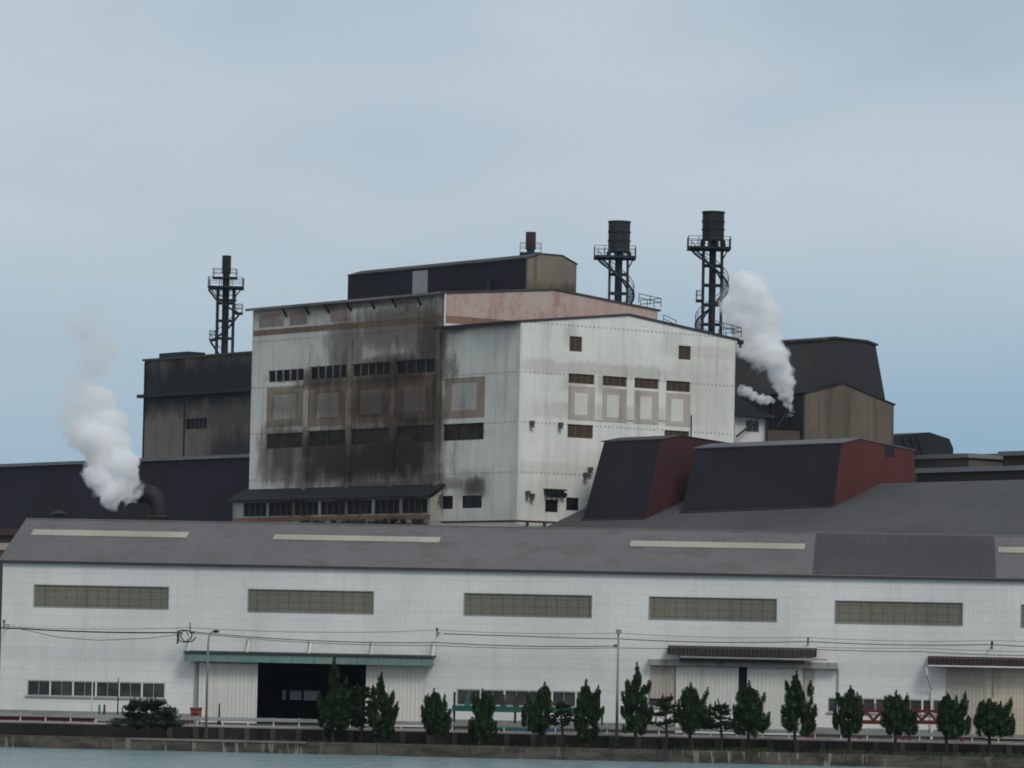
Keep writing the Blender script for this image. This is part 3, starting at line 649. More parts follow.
def pine(px, yt, xl, xr, label, y=YQ + 2.2, seed=0, yb_=735, mat=None, pads=5, low=False):
    r_ = random.Random(seed + 300); t0 = W.on('y', y, px, yt); l = W.on('y', y, xl, 710).x; rgt = W.on('y', y, xr, 710).x
    base = LZ - .12; hw = (rgt - l) / 2; cx = (l + rgt) / 2; zb0 = W.on('y', y, px, yb_).z; CH = t0.z - zb0
    root = empty('pine_tree', W, (cx, y, base), label, 'tree', 'trimmed trees in a row along the seawall')
    mb = MB(); tb = MB(); tb.tube([(cx, y, base - .1), (cx + .12, y, base + CH * .35), (cx - .08, y, zb0 + CH * .6), (t0.x, y, t0.z - .2)], [.14, .11, .08, .03], 7)
    spots = []
    for i in range(pads):
        t = (i + .6) / pads; w_ = hw * (1 - t * .62)
        for sgn in (-1, 1, 0):
            spots.append((cx + sgn * w_ * r_.uniform(.5, .72), y + r_.uniform(-.6, .6) * w_ * .5, zb0 + CH * (t * .86) + r_.uniform(-.12, .12), w_ * r_.uniform(.34, .5) * (1.35 if low else 1)))
    for (x, yy, z, w_) in spots:
        tb.tube([(cx, y, z - .4), (x, yy, z - .1)], [.05, .02], 5)
        for c_ in range(5):
            cc = Vector((x + r_.uniform(-.75, .75) * w_, yy + r_.uniform(-.6, .6) * w_, z + r_.uniform(-.16, .22))); rr = w_ * r_.uniform(.35, .6)
            vs, fs = ico(cc, (rr * .6, rr * .6, rr * .3 + .05), 1); mb.add(vs, fs)
            for _ in range(int(60 + rr * 170)):
                a = r_.uniform(0, 6.283); q = math.sqrt(r_.random()); p = cc + Vector((math.cos(a) * q * rr, math.sin(a) * q * rr, (r_.uniform(-.5, 1)) * (rr * .45 + .06) * (1 - .6 * q)))
                leaf(mb, p, Vector((math.cos(a) * .9 + r_.uniform(-.6, .6), math.sin(a) * .9 + r_.uniform(-.6, .6), r_.uniform(-.1, 1.1))), r_.uniform(.10, .24), .026, r_)
        for _ in range(4 if low else 1):
            p = Vector((x + r_.uniform(-.7, .7) * w_, yy, z + .05)); h_ = r_.uniform(.3, .65); ln = r_.uniform(-.35, .35)
            for k in range(40):
                t = k / 40; q = p + Vector((ln * t * h_, 0, h_ * t)); leaf(mb, q, Vector((r_.uniform(-1, 1), r_.uniform(-1, 1), 1.0)), .20 * (1.1 - t * .6), .028, r_)
    mb.build('crown', mat or PIN, root=root, fix=False); tb.build('trunk', BARK, root=root)

pine(147, 697, 112, 182, 'low spreading pine bush at the left end of the tree row', seed=1, yb_=728, mat=PIN2, pads=4, low=True)
juniper(334.5, 658, 317, 350, 'dark juniper with a long thin spire in front of the open doorway', seed=2, yb_=729, narrow=1.2)
pine(357, 680, 339, 383, 'wide layered olive pine between the two junipers at the open doorway', seed=3, yb_=727, pads=6, y=YQ + 3.6)
juniper(381.5, 673, 368, 397, 'pointed juniper in front of the right leaf of the open sliding doors', seed=4, yb_=735, narrow=.8)
juniper(434, 690, 422, 451, 'stubby juniper just right of the green canopy', spires=((428, 695), (445, 696)), seed=5, yb_=729, narrow=.1)
juniper(482, 690, 469, 497, 'blunt dark juniper hiding part of the green conveyor', spires=((474, 694), (491, 694)), seed=6, yb_=738, narrow=-.2)
juniper(545, 683, 523, 551, 'juniper with its spire on the right, left of the small umbrella pine', seed=7, yb_=729, spires=((528, 693),), narrow=.3)
pine(562, 700, 546, 578, 'small umbrella shaped pine in the gap between two junipers', seed=8, yb_=727, pads=3, mat=PIN2)
juniper(585.5, 680, 574, 602, 'juniper with two uneven spires left of the tall plain pole', spires=((598, 687),), seed=9, yb_=737, narrow=.4)
juniper(637, 664, 622, 653, 'tallest juniper, right next to the tall plain pole', seed=10, yb_=729, narrow=.7, spires=((625, 697),))
pine(668, 694, 650, 682, 'olive pine in layers right of the tallest juniper', seed=11, yb_=727, pads=4)
juniper(691, 684, 678, 711, 'round headed juniper in front of the left closed sliding door', spires=((707, 689),), seed=12, yb_=726, narrow=-.1)
pine(723, 701, 704, 738, 'small loose pine in front of the closed sliding doors', seed=13, yb_=731, pads=4, mat=PIN2)
juniper(749.5, 682, 733, 769, 'juniper leaning its side branch right, at the gap of the closed doors', spires=((764, 694), (740, 690)), seed=14, yb_=728, narrow=.3)
juniper(796, 672, 781, 816, 'slender flame shaped juniper at the right end of the closed doors', spires=((812, 697), (804, 692)), seed=15, yb_=728, narrow=.9)
juniper(850, 687, 833, 863, 'dense juniper in front of the left end of the last window row', seed=16, yb_=729, spires=((857, 694),), narrow=.1)
juniper(896, 692, 882, 917, 'broad juniper in the middle of the last window row', spires=((907, 695), (887, 699)), seed=17, yb_=729, narrow=-.2)
juniper(947, 694, 938, 971, 'ragged topped juniper just right of the white downpipe', spires=((966, 693), (957, 697)), seed=18, yb_=730, narrow=-.2)
juniper(990, 700, 976, 1015, 'squat many tipped juniper at the right end of the tree row', spires=((1011, 699), (980, 705), (1001, 703)), seed=19, yb_=730, narrow=-.5)

# weeds on the ledge
mb = MB(); r_ = random.Random(5)
cl = [(W.on('y', YQ + 2, p, 745).x, k) for p, k in ((835, 60), (850, 50), (740, 50), (760, 40), (905, 60), (925, 60), (950, 60), (975, 60), (1000, 70), (640, 20), (560, 15), (700, 30), (300, 10), (220, 8), (870, 50), (1015, 50))]
for cxx, k in cl:
    for _ in range(k * 5):
        p = Vector((cxx + r_.gauss(0, 1.0), YQ + r_.uniform(.7, 3.5), LZ - .12)); leaf(mb, p, Vector((r_.uniform(-.5, .5), r_.uniform(-.5, .5), 1)), r_.uniform(.15, .55), .035, r_)
for _ in range(1500):
    p = Vector((r_.uniform(0, 95), YQ + r_.uniform(.65, 5), LZ - .12)); leaf(mb, p, Vector((r_.uniform(-.6, .6), r_.uniform(-.6, .6), 1)), r_.uniform(.08, .25), .03, r_)
tag(mb.build('weeds', leafmat('weed_green', (.025, .035, .015), (.07, .085, .03)), W, fix=False, off=(42, YQ + 2, LZ - .12)), 'patchy green weeds growing on the seawall ledge', 'weeds', kind='stuff')

# ================================================================== MAIN WORKS BUILDING (frame M)
z6 = zoom(240, 240, 2.5615); z7 = zoom(480, 280, 2.954); z6b = zoom(340, 220, 3.938); z5 = zoom(230, 420, 3.793); z8 = zoom(580, 200, 2.9545); z3 = zoom(580, 320, 3.491); z4 = zoom(770, 320, 2.744); z1 = zoom(120, 230, 3.2)
bw = M.on('x', 0, 444.8, 310).y                 # depth of the white front block
bl = M.on('x', 0, 251, 400).y                   # far left corner of the tall block
aR = M.on('y', 0, *z7(755, 175)).x              # right corner of the gable wall
zW = M.on('y', 0, *z7(122, 125)).z; zWr = M.on('y', 0, *z7(755, 175)).z; pk = M.on('y', 0, *z7(440, 105))
zT = M.on('x', 0, 251, 311).z; ppk = M.on('y', bw, *z6b(845, 278)); pr_ = M.on('y', bw, *z7(525, 90)); pTL = M.on('y', bw, *z6b(412, 293))
print('main', bw, bl, aR, zW, zWr, pk, zT, ppk, pr_, pTL)
zR2 = M.on('y', bw, *z7(525, 90)).z
mbd = empty('smelter_building', M, (0, 0, 0), 'tall pale works building with one soot blackened side and a white gable side', 'building')
def on_left(px, py): q = M.on('x', 0, px, py); return q.y, q.z
sootdef = [(280, 455, 18, 26, .75), (330, 458, 34, 24, .93), (385, 456, 48, 30, 1.0), (408, 448, 28, 36, 1.0), (350, 464, 40, 20, .97), (400, 372, 44, 17, .85), (430, 340, 14, 40, .8), (345, 345, 18, 24, .5), (436, 405, 6, 70, .8), (325, 378, 22, 9, .8), (290, 377, 20, 4, .6), (372, 405, 20, 16, .85), (395, 330, 40, 22, .42), (330, 404, 18, 16, .5), (415, 400, 22, 18, .7), (425, 480, 18, 9, .7), (475, 487, 9, 8, .75), (463, 434, 22, 5, .55), (385, 485, 60, 6, .7), (285, 404, 14, 12, .3), (455, 325, 20, 8, .3), (375, 303, 70, 4, .45)]
st = []
for x, y, rx, ry, s_ in sootdef:
    a = on_left(x, y); b_ = on_left(x + rx, y); c = on_left(x, y - ry); st.append((a[0], a[1], abs(a[0] - b_[0]), abs(c[1] - a[1]), s_))
hz = []
for x, y, rx, ry, s_ in ((372, 420, 75, 75, .72), (330, 450, 62, 42, .6), (400, 330, 60, 26, .42), (470, 485, 20, 16, .35), (434, 400, 12, 100, .55), (300, 310, 60, 9, .35)):
    a = on_left(x, y); b_ = on_left(x + rx, y); c = on_left(x, y - ry); hz.append((a[0], a[1], abs(a[0] - b_[0]), abs(c[1] - a[1]), s_))
JL = (('z', 5.75, 2.2, .22, .5), ('y', 6.0, 0, .05, .12), ('z', .95, 0, .04, .05))
SOOT_W = paint('sooted_white_cladding', (.70, .67, .60), .8, var=.15, streak=.22, lines=JL, dots=.62, haze=hz, stains=st, rust=.28, u='y')
SOOT_T = paint('sooted_tan_paint', (.32, .245, .19), .85, var=.22, streak=.35, haze=hz, stains=st, rust=.2, u='y')
SOOT_P = paint('sooted_pale_panel', (.44, .42, .38), .8, var=.3, streak=.4, haze=[(a, b_, c, d, e * .6) for a, b_, c, d, e in hz], stains=[(a, b_, c, d, e * .75) for a, b_, c, d, e in st], rust=.2, u='y')
SOOT_O = paint('sooted_orange_stripe', (.26, .165, .115), .85, var=.25, streak=.4, stains=[(a, b_, c, d, e * .55) for a, b_, c, d, e in st], u='y')
JR = (('z', 5.75, 2.2, .22, .45), ('x', 6.0, 0, .05, .10), ('z', .95, 0, .04, .04))
hr = []
for x, y, rx, ry, s_ in ((610, 371, 75, 3.5, .30), (700, 395, 34, 34, .16), (610, 413, 80, 5, .24), (575, 384, 14, 5, .3), (605, 385, 14, 8, .35), (700, 352, 40, 3, .2), (545, 500, 30, 22, .18), (540, 366, 24, 3, .25), (560, 470, 60, 3, .15), (570, 337, 8, 9, .25), (672, 345, 8, 9, .2)):
    a = M.on('y', 0, x, y); b_ = M.on('y', 0, x + rx, y); c = M.on('y', 0, x, y - ry); hr.append((a.x, a.z, abs(b_.x - a.x), abs(c.z - a.z) + .5, s_))
WHM = paint('weathered_white_cladding', (.80, .785, .72), .75, var=.10, streak=.14, lines=JR, dots=.62, rust=.26, u='x', haze=hr)

# gable side (faces right)
vr = [M.rect('y', 0, *z7(l, t), 0, 0) if False else M.rect('y', 0, z7(l, t)[0], z7(r, t)[0], z7(l, t)[1], z7(l, bt)[1]) for l, r, t, bt in
      ((265, 302, 165, 210), (587, 623, 193, 234), (262, 338, 275, 304), (360, 433, 282, 311), (453, 527, 288, 318), (548, 621, 296, 327), (259, 334, 425, 465), (545, 618, 443, 470), (193, 230, 648, 685), (255, 292, 642, 680))]
MB().wall(pY(0), [(0, 0), (aR, 0), (aR, zWr), (pk.x, pk.z), (0, zW)], vr, .4).build('gable_wall', WHM, root=mbd)
LOUV = paint('rusty_louvre', (.085, .062, .042), .8, var=.3, rust=.3, lines=(('z', .34, 0, .12, .5),)); FRB = paint('rust_stained_frame', (.20, .13, .08), .8, rust=.7)
for i, q in enumerate(vr):
    window(pY(0), q, mbd, n=(2, 2, 4, 4, 4, 4, 3, 3, 2, 2)[i], fr=.08, depth=.2, fmat=FRB if i < 8 else BLACK, gmat=LOUV if i < 8 else DARKGLASS)
TAUPE = paint('taupe_paint', (.50, .435, .38), .8, var=.2, streak=.35, rust=.15); PALE = paint('pale_panel_paint', (.70, .685, .63), .8, var=.15, streak=.3)
ts = M.rect('y', 0, z7(360, 282)[0], z7(433, 282)[0], z7(360, 305)[1], z7(360, 425)[1])
TAUD = paint('smoke_stained_taupe_paint', (.33, .28, .25), .8, var=.3, streak=.5, stains=[((ts[0] + ts[1]) / 2, (ts[2] + ts[3]) / 2 - 1, 3.0, 4.5, .6)], scol=(.10, .075, .06), u='x')
for i, (l, r, t, bt, il, ir, it, ib) in enumerate(((262, 338, 312, 411, 280, 317, 332, 397), (360, 433, 318, 418, 375, 411, 338, 405), (453, 527, 325, 423, 473, 507, 343, 410), (548, 621, 333, 430, 565, 600, 350, 417))):
    o_ = M.rect('y', 0, z7(l, t)[0], z7(r, t)[0], z7(l, t)[1], z7(l, bt)[1]); i_ = M.rect('y', 0, z7(il, it)[0], z7(ir, it)[0], z7(il, it)[1], z7(il, ib)[1])
    f = plate(pY(0), o_, mbd, TAUPE, 'painted_panel', hole=i_); OFF[f.name] = Vector((0, 0, 0))
    plate(pY(0), i_, f, PALE, 'pale_square', t=.02)
for px in (349, 443, 537):                       # white pilaster strips between the bays
    a = M.on('y', 0, *z7(px, 350)); q0 = M.on('y', 0, *z7(px, 265)).z; q1 = M.on('y', 0, *z7(px, 415)).z
    MB().box(a.x - .55, a.x + .55, -.12, -.004, q1, q0).build('pilaster', WHM, root=mbd)
MB().box(-.12, .14, -.1, -.002, 0, zW - .2).build('corner_trim', WHITEP, root=mbd)
for px, py in ((150, 425), (234, 430), (308, 578), (322, 562), (137, 632), (150, 640)):
    p = M.on('y', 0, *z7(px, py)); mb = MB(); mb.box(p.x - .2, p.x + .2, -.55, -.004, p.z - .1, p.z + .35); mb.cyl((p.x, -.35, p.z - .4), (p.x, -.35, p.z - .1), .3, .16, 10); mb.build('vent_hood', paint('vent_grey', (.10, .09, .08), .7), root=mbd)
p = M.on('y', 0, *z7(217, 633)); mb = MB()
for i in range(4): mb.cyl((p.x - 1.1 + i * .75, -.7, p.z - .1), (p.x - 1.1 + i * .75, -.1, p.z + .1), .32, .3, 10)
mb.box(p.x - 1.5, p.x + 1.5, -.6, -.01, p.z + .42, p.z + .6); mb.build('extractor_row', BLACK, root=mbd)

# left side, front block and tall block
def LR(l, r, t, b_): a = z6(l, t); c = z6(r, b_); return M.rect('x', 0, a[0], c[0], a[1], c[1])
up = [LR(72, 163, 335, 365), LR(180, 273, 325, 358), LR(288, 385, 318, 350), LR(400, 498, 310, 345)]
lw = [LR(68, 160, 497, 535), LR(175, 270, 490, 530), LR(285, 385, 485, 525), LR(400, 498, 478, 520)]
lwF = LR(521, 624, 472, 515); sm = [M.rect('x', 0, z5(803, 288)[0], z5(845, 288)[0], z5(803, 288)[1], z5(803, 338)[1]), M.rect('x', 0, z5(880, 287)[0], z5(955, 287)[0], z5(880, 287)[1], z5(880, 335)[1])]
MB().wall(pX(0), [(.42, 0), (bw, 0), (bw, zW), (.42, zW)], [lwF] + sm, .4).build('side_wall', SOOT_W, root=mbd)
MB().wall(pX(0), [(bw + .003, 0), (bl, 0), (bl, zT), (bw + .003, zT)], up + lw, .4).build('sooty_side_wall', SOOT_W, root=mbd)
SGL = glass('sooty_glass', (.009, .008, .007), .6, .7)
SGM = glass('grimy_brown_glass', (.036, .028, .020), .6, .7)
for i, q in enumerate(up): window(pX(0), q, mbd, n=(5, 5, 5, 4)[i], fr=.06, depth=.25, fmat=SOOT_P, gmat=paint('grimy_pane', (.30, .29, .26), .7, var=.5, stains=st, u='y') if i == 5 else SGL, missing=(), mull=(.34, .26, .18, .14)[i])
SWN = paint('grimy_dark_window', (.055, .043, .033), .7, var=.5)
for i, q in enumerate(lw): window(pX(0), q, mbd, n=2, fr=.08, depth=.2, fmat=SWN, gmat=SGM)
window(pX(0), lwF, mbd, n=3, fr=.1, depth=.2, fmat=SWN, gmat=SGM)
for q in sm: window(pX(0), q, mbd, n=2, fr=.1, depth=.2, fmat=BLACK, gmat=DARKGLASS)
pan = ((70, 163, 378, 480, 88, 143, 397, 460), (176, 273, 368, 478, 198, 253, 393, 455), (288, 385, 358, 470, 308, 362, 385, 447), (400, 498, 350, 465, 420, 475, 378, 440), (526, 627, 355, 458, 543, 607, 368, 438))
for i, (l, r, t, b_, il, ir, it, ib) in enumerate(pan):
    o_ = LR(l, r, t, b_); i_ = LR(il, ir, it, ib)
    f = plate(pX(0), o_, mbd, SOOT_T, 'painted_panel', hole=i_); OFF[f.name] = Vector((0, 0, 0))
    plate(pX(0), i_, f, SOOT_P, 'pale_square', t=.02)
# orange stripe high up and faded pink squares above
a = on_left(252, 331); c = on_left(252, 336.5)
MB().box(-.03, -.004, bw + .05, bl - .2, c[1], a[1]).build('orange_stripe', SOOT_O, root=mbd)
PNK = paint('faded_pink_paint', (.40, .29, .245), .85, var=.3, streak=.4, stains=[(a_, b_, c_, d_, e * .7) for a_, b_, c_, d_, e in st], u='y', blotch=(((.45, .42, .38), .5),))
for l, r in ((50, 112), (128, 172), (232, 284), (405, 460)):
    q = LR(l, r, 190, 222); zz = (a[1] + .3, zT - .55); MB().box(-.025, -.004, q[0], q[1], zz[0], zz[1]).build('faded_panel', PNK, root=mbd)
# vertical ribs between the bays
for px in (171, 281, 393, 508):
    y_ = M.on('x', 0, *z6(px, 400)).y; z0 = on_left(*z6(px, 640))[1]; MB().box(-.28, -.035, y_ - .35, y_ + .35, z0, zT - 4.5).build('pilaster', SOOT_W, root=mbd)
# eave brackets
for px in (120, 178, 228, 285, 345, 400, 463):
    y_ = M.on('x', 0, *z6(px, 200)).y; MB().bar((-.7, y_, zT - .15), (-.05, y_, zT - 1.1), .2).build('eave_bracket', BLACK, root=mbd)
# roofs
TR = paint('tall_block_roof', (.07, .065, .065), .8); EV = paint('pale_weathered_eave', (.20, .185, .165), .8, var=.3, rust=.3)
th = .35
mb = MB(); mb.ext([(-.8, bw - .15, zT - .02), (ppk.x, bw - .15, ppk.z + .05), (pr_.x + .4, bw - .15, pr_.z - .1), (pr_.x + .4, bw - .15, pr_.z + .12), (ppk.x, bw - .15, ppk.z + .28), (-.8, bw - .15, zT + .2)], (0, bl - bw + .6, 0)); mb.build('upper_roof', TR, root=mbd)
MB().box(-1.0, -.805, bw - .15, bl + .3, zT - .1, zT + .2).build('eave_gutter', EV, root=mbd)
mb = MB(); mb.ext([(-.7, -.15, zW - .04), (pk.x, -.15, pk.z - .02), (aR + .5, -.15, zWr - .15), (aR + .5, -.15, zWr + .12), (pk.x, -.15, pk.z + .25), (-.7, -.15, zW + .2)], (0, bw + .2, 0)); mb.build('lower_roof', ROOFEDGE, root=mbd)
MB().box(-.95, -.705, .3, bw + 1.0, zW - .22, zW + .16).build('eave_gutter', BLACK, root=mbd)
# upper gable wall (pink)
PINK = paint('faded_pink_cladding', (.50, .345, .30), .85, var=.08, streak=.25, fine=.25, blotch=(((.50, .40, .355), .45),), lines=(('x', 2.9, .5, .05, .25),), u='x', rust=.15)
zo1 = M.on('y', bw, 444.8, 322.5).z; zo0 = M.on('y', bw, 444.8, 315.3).z
MB().wall(pY(bw), [(0.0, zW - 1.5), (pr_.x, zW - 1.5), (pr_.x, pr_.z), (ppk.x, ppk.z), (0.0, zT)], [], .4).build('pink_gable_wall', PINK, root=mbd)
ORG = paint('orange_brown_band', (.26, .16, .11), .85, var=.2, streak=.3)
MB().box(.05, pr_.x - .05, bw - .04, bw - .004, zo1, zo0).build('orange_band', ORG, root=mbd)
MB().box(.05, ppk.x + 3, bw - .10, bw - .004, zo1 - .38, zo1 - .08).build('flashing', WHITEP, root=mbd)
MB().box(-.12, .08, bw - .12, bw - .003, zW + .3, zT).build('corner_trim', WHITEP, root=mbd)
# right and rear walls (seen only from other positions)
MB().wall(pX(aR), [(.41, 0), (bw, 0), (bw, zWr), (.41, zWr)], [], -.4).build('rear_side_wall', WHM, root=mbd)
MB().wall(pX(pr_.x), [(bw + .41, 0), (bl, 0), (bl, pr_.z), (bw + .41, pr_.z)], [], -.4).build('rear_side_wall', WHM, root=mbd)
MB().wall(pY(bl), [(0.41, 0), (pr_.x - .41, 0), (pr_.x - .41, pr_.z), (ppk.x, ppk.z), (.41, zT)], [], -.4).build('rear_gable_wall', WHM, root=mbd)
# roof hand rails on the right slope
def railing(root, pts, h=1.1, r=.045, name='handrail'):
    mb = MB()
    for i in range(len(pts) - 1):
        a, b_ = Vector(pts[i]), Vector(pts[i + 1]); n_ = max(1, int((b_ - a).length / 1.2))
        for k in range(n_ + 1):
            p = a.lerp(b_, k / n_); mb.cyl(p, p + Vector((0, 0, h)), r, r, 5)
        for q in (.55, 1): mb.cyl(a + Vector((0, 0, h * q)), b_ + Vector((0, 0, h * q)), r, r, 5)
    return mb.build(name, BLACK, root=root)
def z_at(x, a, b_): return a.z + (b_.z - a.z) * (x - a.x) / (b_.x - a.x)
railing(mbd, [(pr_.x - 3, bw, z_at(pr_.x - 3, ppk, pr_) + .5), (pr_.x + .5, bw, pr_.z + .4), (pr_.x + .5, bw + 4, pr_.z + .4)])
railing(mbd, [(pr_.x + .7, bw - .3, pr_.z - 1.6), (pr_.x + 2.7, bw - .3, pr_.z - 2.2)]); 
railing(mbd, [(aR - 3.5, -.2, zWr + .9), (aR + .7, -.2, zWr + .3), (aR + .7, 4, zWr + .3)])
mb = MB(); mb.box(aR + .1, aR + .75, -.6, -.2, zWr - .6, zWr - .1); mb.cyl((aR + .5, -.3, zWr - 1), (aR + .5, -.3, zWr - .5), .15, .15, 8); mb.build('floodlight', BLACK, root=mbd)
# thin pipe running down the gable side near the right edge
x = M.on('y', 0, *z7(622, 430)).x; MB().tube([(x, -.15, M.on('y', 0, *z7(622, 398)).z), (x, -.15, 10)], .07, 6).build('downpipe', DSTEEL, root=mbd)
# foot pipe line along both sides
zz = M.on('y', -1, *z7(150, 713)).z
mb = MB(); mb.tube([(-.6, -.6, zz), (9, -.6, zz)], .12, 8); mb.tube([(-.6, -.6, zz), (-.6, bw - 1, zz)], .12, 8)
for x in (1, 3.5, 6, 8.5): mb.cyl((x, -.6, zz - .8), (x, -.6, zz), .1, .25, 6)
mb.build('service_pipe', RUSTY, root=mbd)

# lean-to at the foot of the sooty side
aL = -1.8
q0 = M.on('x', aL, 233, 503); q1 = M.on('x', aL, 431, 495)
bA, bB = q1.y, q0.y; ztop = M.on('x', aL, 300, 500.5).z; zrf = M.on('x', 0, 300, 490).z
LT = paint('lean_to_cream_wall', (.34, .325, .285), .8, var=.3, streak=.4, rust=.4, blotch=(((.10, .085, .07), .5),)); LR_ = paint('lean_to_black_roof', (.013, .013, .015), .8)
zs1 = M.on('x', aL, 300, 502.5).z; zs0 = M.on('x', aL, 300, 514).z
hol = []; nb = 7; bwid = (bB - bA - 2.5) / nb
for i in range(nb): hol.append((bA + .4 + i * bwid + .25, bA + .4 + (i + 1) * bwid - .25, zs0 - .2, ztop - .12))
MB().wall(pX(aL), [(bA, 0), (bB, 0), (bB, ztop), (bA, ztop)], hol, .3).build('lean_to_wall', LT, root=mbd)
LTF = paint('lean_to_frame', (.065, .055, .05), .8, rust=.3)
for i, q in enumerate(hol): window(pX(aL), q, mbd, n=4, fr=.12, depth=.2, fmat=LTF, gmat=SGL, mull=.28)
MB().wall(pY(bA), [(aL + .31, 0), (-.003, 0), (-.003, zrf - .3), (aL + .31, ztop)], [], .3).build('lean_to_end_wall', LT, root=mbd)
MB().wall(pY(bB - .3), [(aL + .31, 0), (-.003, 0), (-.003, zrf - .3), (aL + .31, ztop)], [], .3).build('lean_to_end_wall', LT, root=mbd)
MB().ext([(aL - .7, bA - .35, ztop + .0), (-.004, bA - .35, zrf + .1), (-.004, bA - .35, zrf + .26), (aL - .7, bA - .35, ztop + .18)], (0, bB - bA + .7, 0)).build('lean_to_roof', LR_, root=mbd)
OB = paint('orange_brown_sill_band', (.22, .12, .07), .85, var=.3)
MB().box(aL - .06, aL - .004, bA + .1, bB - .1, zs0 - .85, zs0 - .35).build('sill_band', OB, root=mbd)
mb = MB(); r_ = random.Random(3); zq = M.on('x', aL - .8, 350, 521).z
for i in range(46):
    y_ = r_.uniform(bA + .5, bA + (bB - bA) * .62); mb.add(*ico(Vector((aL - .8, y_, zq + r_.uniform(-.5, .05))), (.4, .45, r_.uniform(.2, .4)), 1))
mb.box(aL - 1.2, aL - .3, bA + .3, bA + (bB - bA) * .65, 0, zq - .4)
mb.build('clinker_heap', paint('red_brown_clinker', (.030, .020, .018), .95, var=.5), root=mbd)

# roof monitor on the ridge
bp_ = bw + 1.5
g = [M.on('y', bp_, *z6b(x, y)) for x, y in ((740, 150), (795, 135), (875, 142), (932, 175))]
bend = M.on('x', g[0].x, *z6b(37, 218)).y
rz = zT - .5
pts = [Vector((g[0].x, bp_, rz))] + g + [Vector((g[3].x, bp_, rz))]
MON = paint('monitor_beige_sheet', (.20, .165, .13), .85, var=.25, streak=.4, stains=[((g[0].x + g[3].x) / 2 + 2, g[3].z - 5.0, 6, 2.0, .8)], u='x'); MOND = paint('dark_monitor_sheet', (.020, .017, .025), .8, var=.2, lines=(('y', 2.5, 0, .06, .2),))
MB().ext(pts, (0, .3, 0)).build('monitor_end_wall', MON, root=mbd)
MB().ext([p + Vector((0, .303, 0)) for p in pts], (0, bend - bp_, 0)).build('monitor', MOND, root=mbd)
mb = MB(); e = Vector((0, 0, .05))
tp = [g[0] + Vector((-.12, -.1, -.1)), g[1] + Vector((0, -.1, -.05)), g[2] + Vector((0, -.1, -.05)), g[3] + Vector((.1, -.1, -.1))]
mb.ext([p + e for p in tp] + [p + Vector((0, 0, .2)) for p in reversed(tp)], (0, bend - bp_ + .4, 0)); mb.build('monitor_roof', paint('monitor_roof_sheet', (.05, .048, .042), .8, var=.3), root=mbd)
q = M.rect('x', g[0].x, z6b(288, 200)[0], z6b(345, 200)[0], z6b(288, 202)[1], z6b(288, 292)[1])
MB().box(g[0].x - .06, g[0].x - .004, q[0], q[1], q[2], q[3]).build('pale_sheet', paint('pale_grey_sheet', (.33, .34, .33), .7), root=mbd)
p = M.on('x', g[0].x, *z6b(598, 262)); mb = MB(); mb.cyl((g[0].x - .5, p.y, p.z - 1.5), (g[0].x - .5, p.y, p.z + 1), .3, .3, 8); mb.box(g[0].x - .9, g[0].x - .05, p.y - .5, p.y + .5, p.z - 1.6, p.z - 1.2); mb.build('vent_stack', BLACK, root=mbd)

# ================================================================== GREAT LOW ROOF RIGHT, WITH TWO RIDGE MONITORS
AR = 15.0
r1 = M.on('x', AR, 879, 484); r2 = M.on('x', AR, 1024, 479); zr = (r1.z + r2.z) / 2
b2 = r1.y; low = M.on('y', b2, 834, 506); slp = (zr - low.z) / (AR - low.x)
print('great roof', r1, r2, low, slp)
slp = max(.3, min(.5, slp))
rn = Vector((-slp, 0, 1)).normalized(); rp = Vector((AR, 0, zr))
gh = empty('furnace_hall', M, (AR, -45, 0), 'wide low hall with a dark grey roof carrying two ridge monitors', 'hall')
OFF[gh.name] = Vector((AR, -45, 0))
GR = paint('dark_grey_hall_roof', (.084, .078, .080), .85, var=.15, streak=0, fine=.15, lines=(('y', 5.0, 0, .06, .08),))
ae = AR - 26; ze = zr - slp * 26; ze2 = ze
mb = MB(); mb.ext([(ae, -.6, ze), (AR, -.6, zr), (AR + 26, -.6, ze), (AR + 26, -.6, ze - .3), (AR, -.6, zr - .3), (ae, -.6, ze - .3)], (0, -100, 0)); mb.build('roof', GR, root=gh)
HW = paint('hall_wall_sheet', (.08, .075, .07), .85)
mb = MB(); mb.wall(pX(ae + .5), [(-.8, 0), (-100.4, 0), (-100.4, ze + slp * .5 - .32), (-.8, ze + slp * .5 - .32)], [], .3)
mb.wall(pX(AR + 25.2), [(-.8, 0), (-100.4, 0), (-100.4, ze + slp * .8 - .32), (-.8, ze + slp * .8 - .32)], [], .3); mb.build('side_wall', HW, root=gh)
for yy in (-1.0, -100.3): MB().wall(pY(yy), [(ae + .81, 0), (AR + 25.19, 0), (AR + 25.19, ze), (AR, zr - .35), (ae + .81, ze)], [], .3).build('gable_wall', HW, root=gh)
def onroof(px, py): return M.onplane(rp, rn, px, py)
DMON = paint('blue_black_cladding', (.017, .0135, .021), .7, var=.2, streak=.1, lines=(('y', 1.0, 0, .12, .12), ('z', 3.2, 0, .08, .15))); DMON2 = paint('charcoal_cladding', (.018, .0145, .021), .7, var=.2, streak=.1, lines=(('y', 1.0, 0, .12, .12), ('z', 3.0, 0, .08, .15)))
REDW = paint('dull_red_cladding', (.062, .020, .021), .75, var=.2, streak=.3, lines=(('x', .9, 0, .10, .18),)); REDW2 = paint('brick_red_cladding', (.105, .028, .025), .75, var=.2, streak=.3, lines=(('x', .9, 0, .10, .18),))
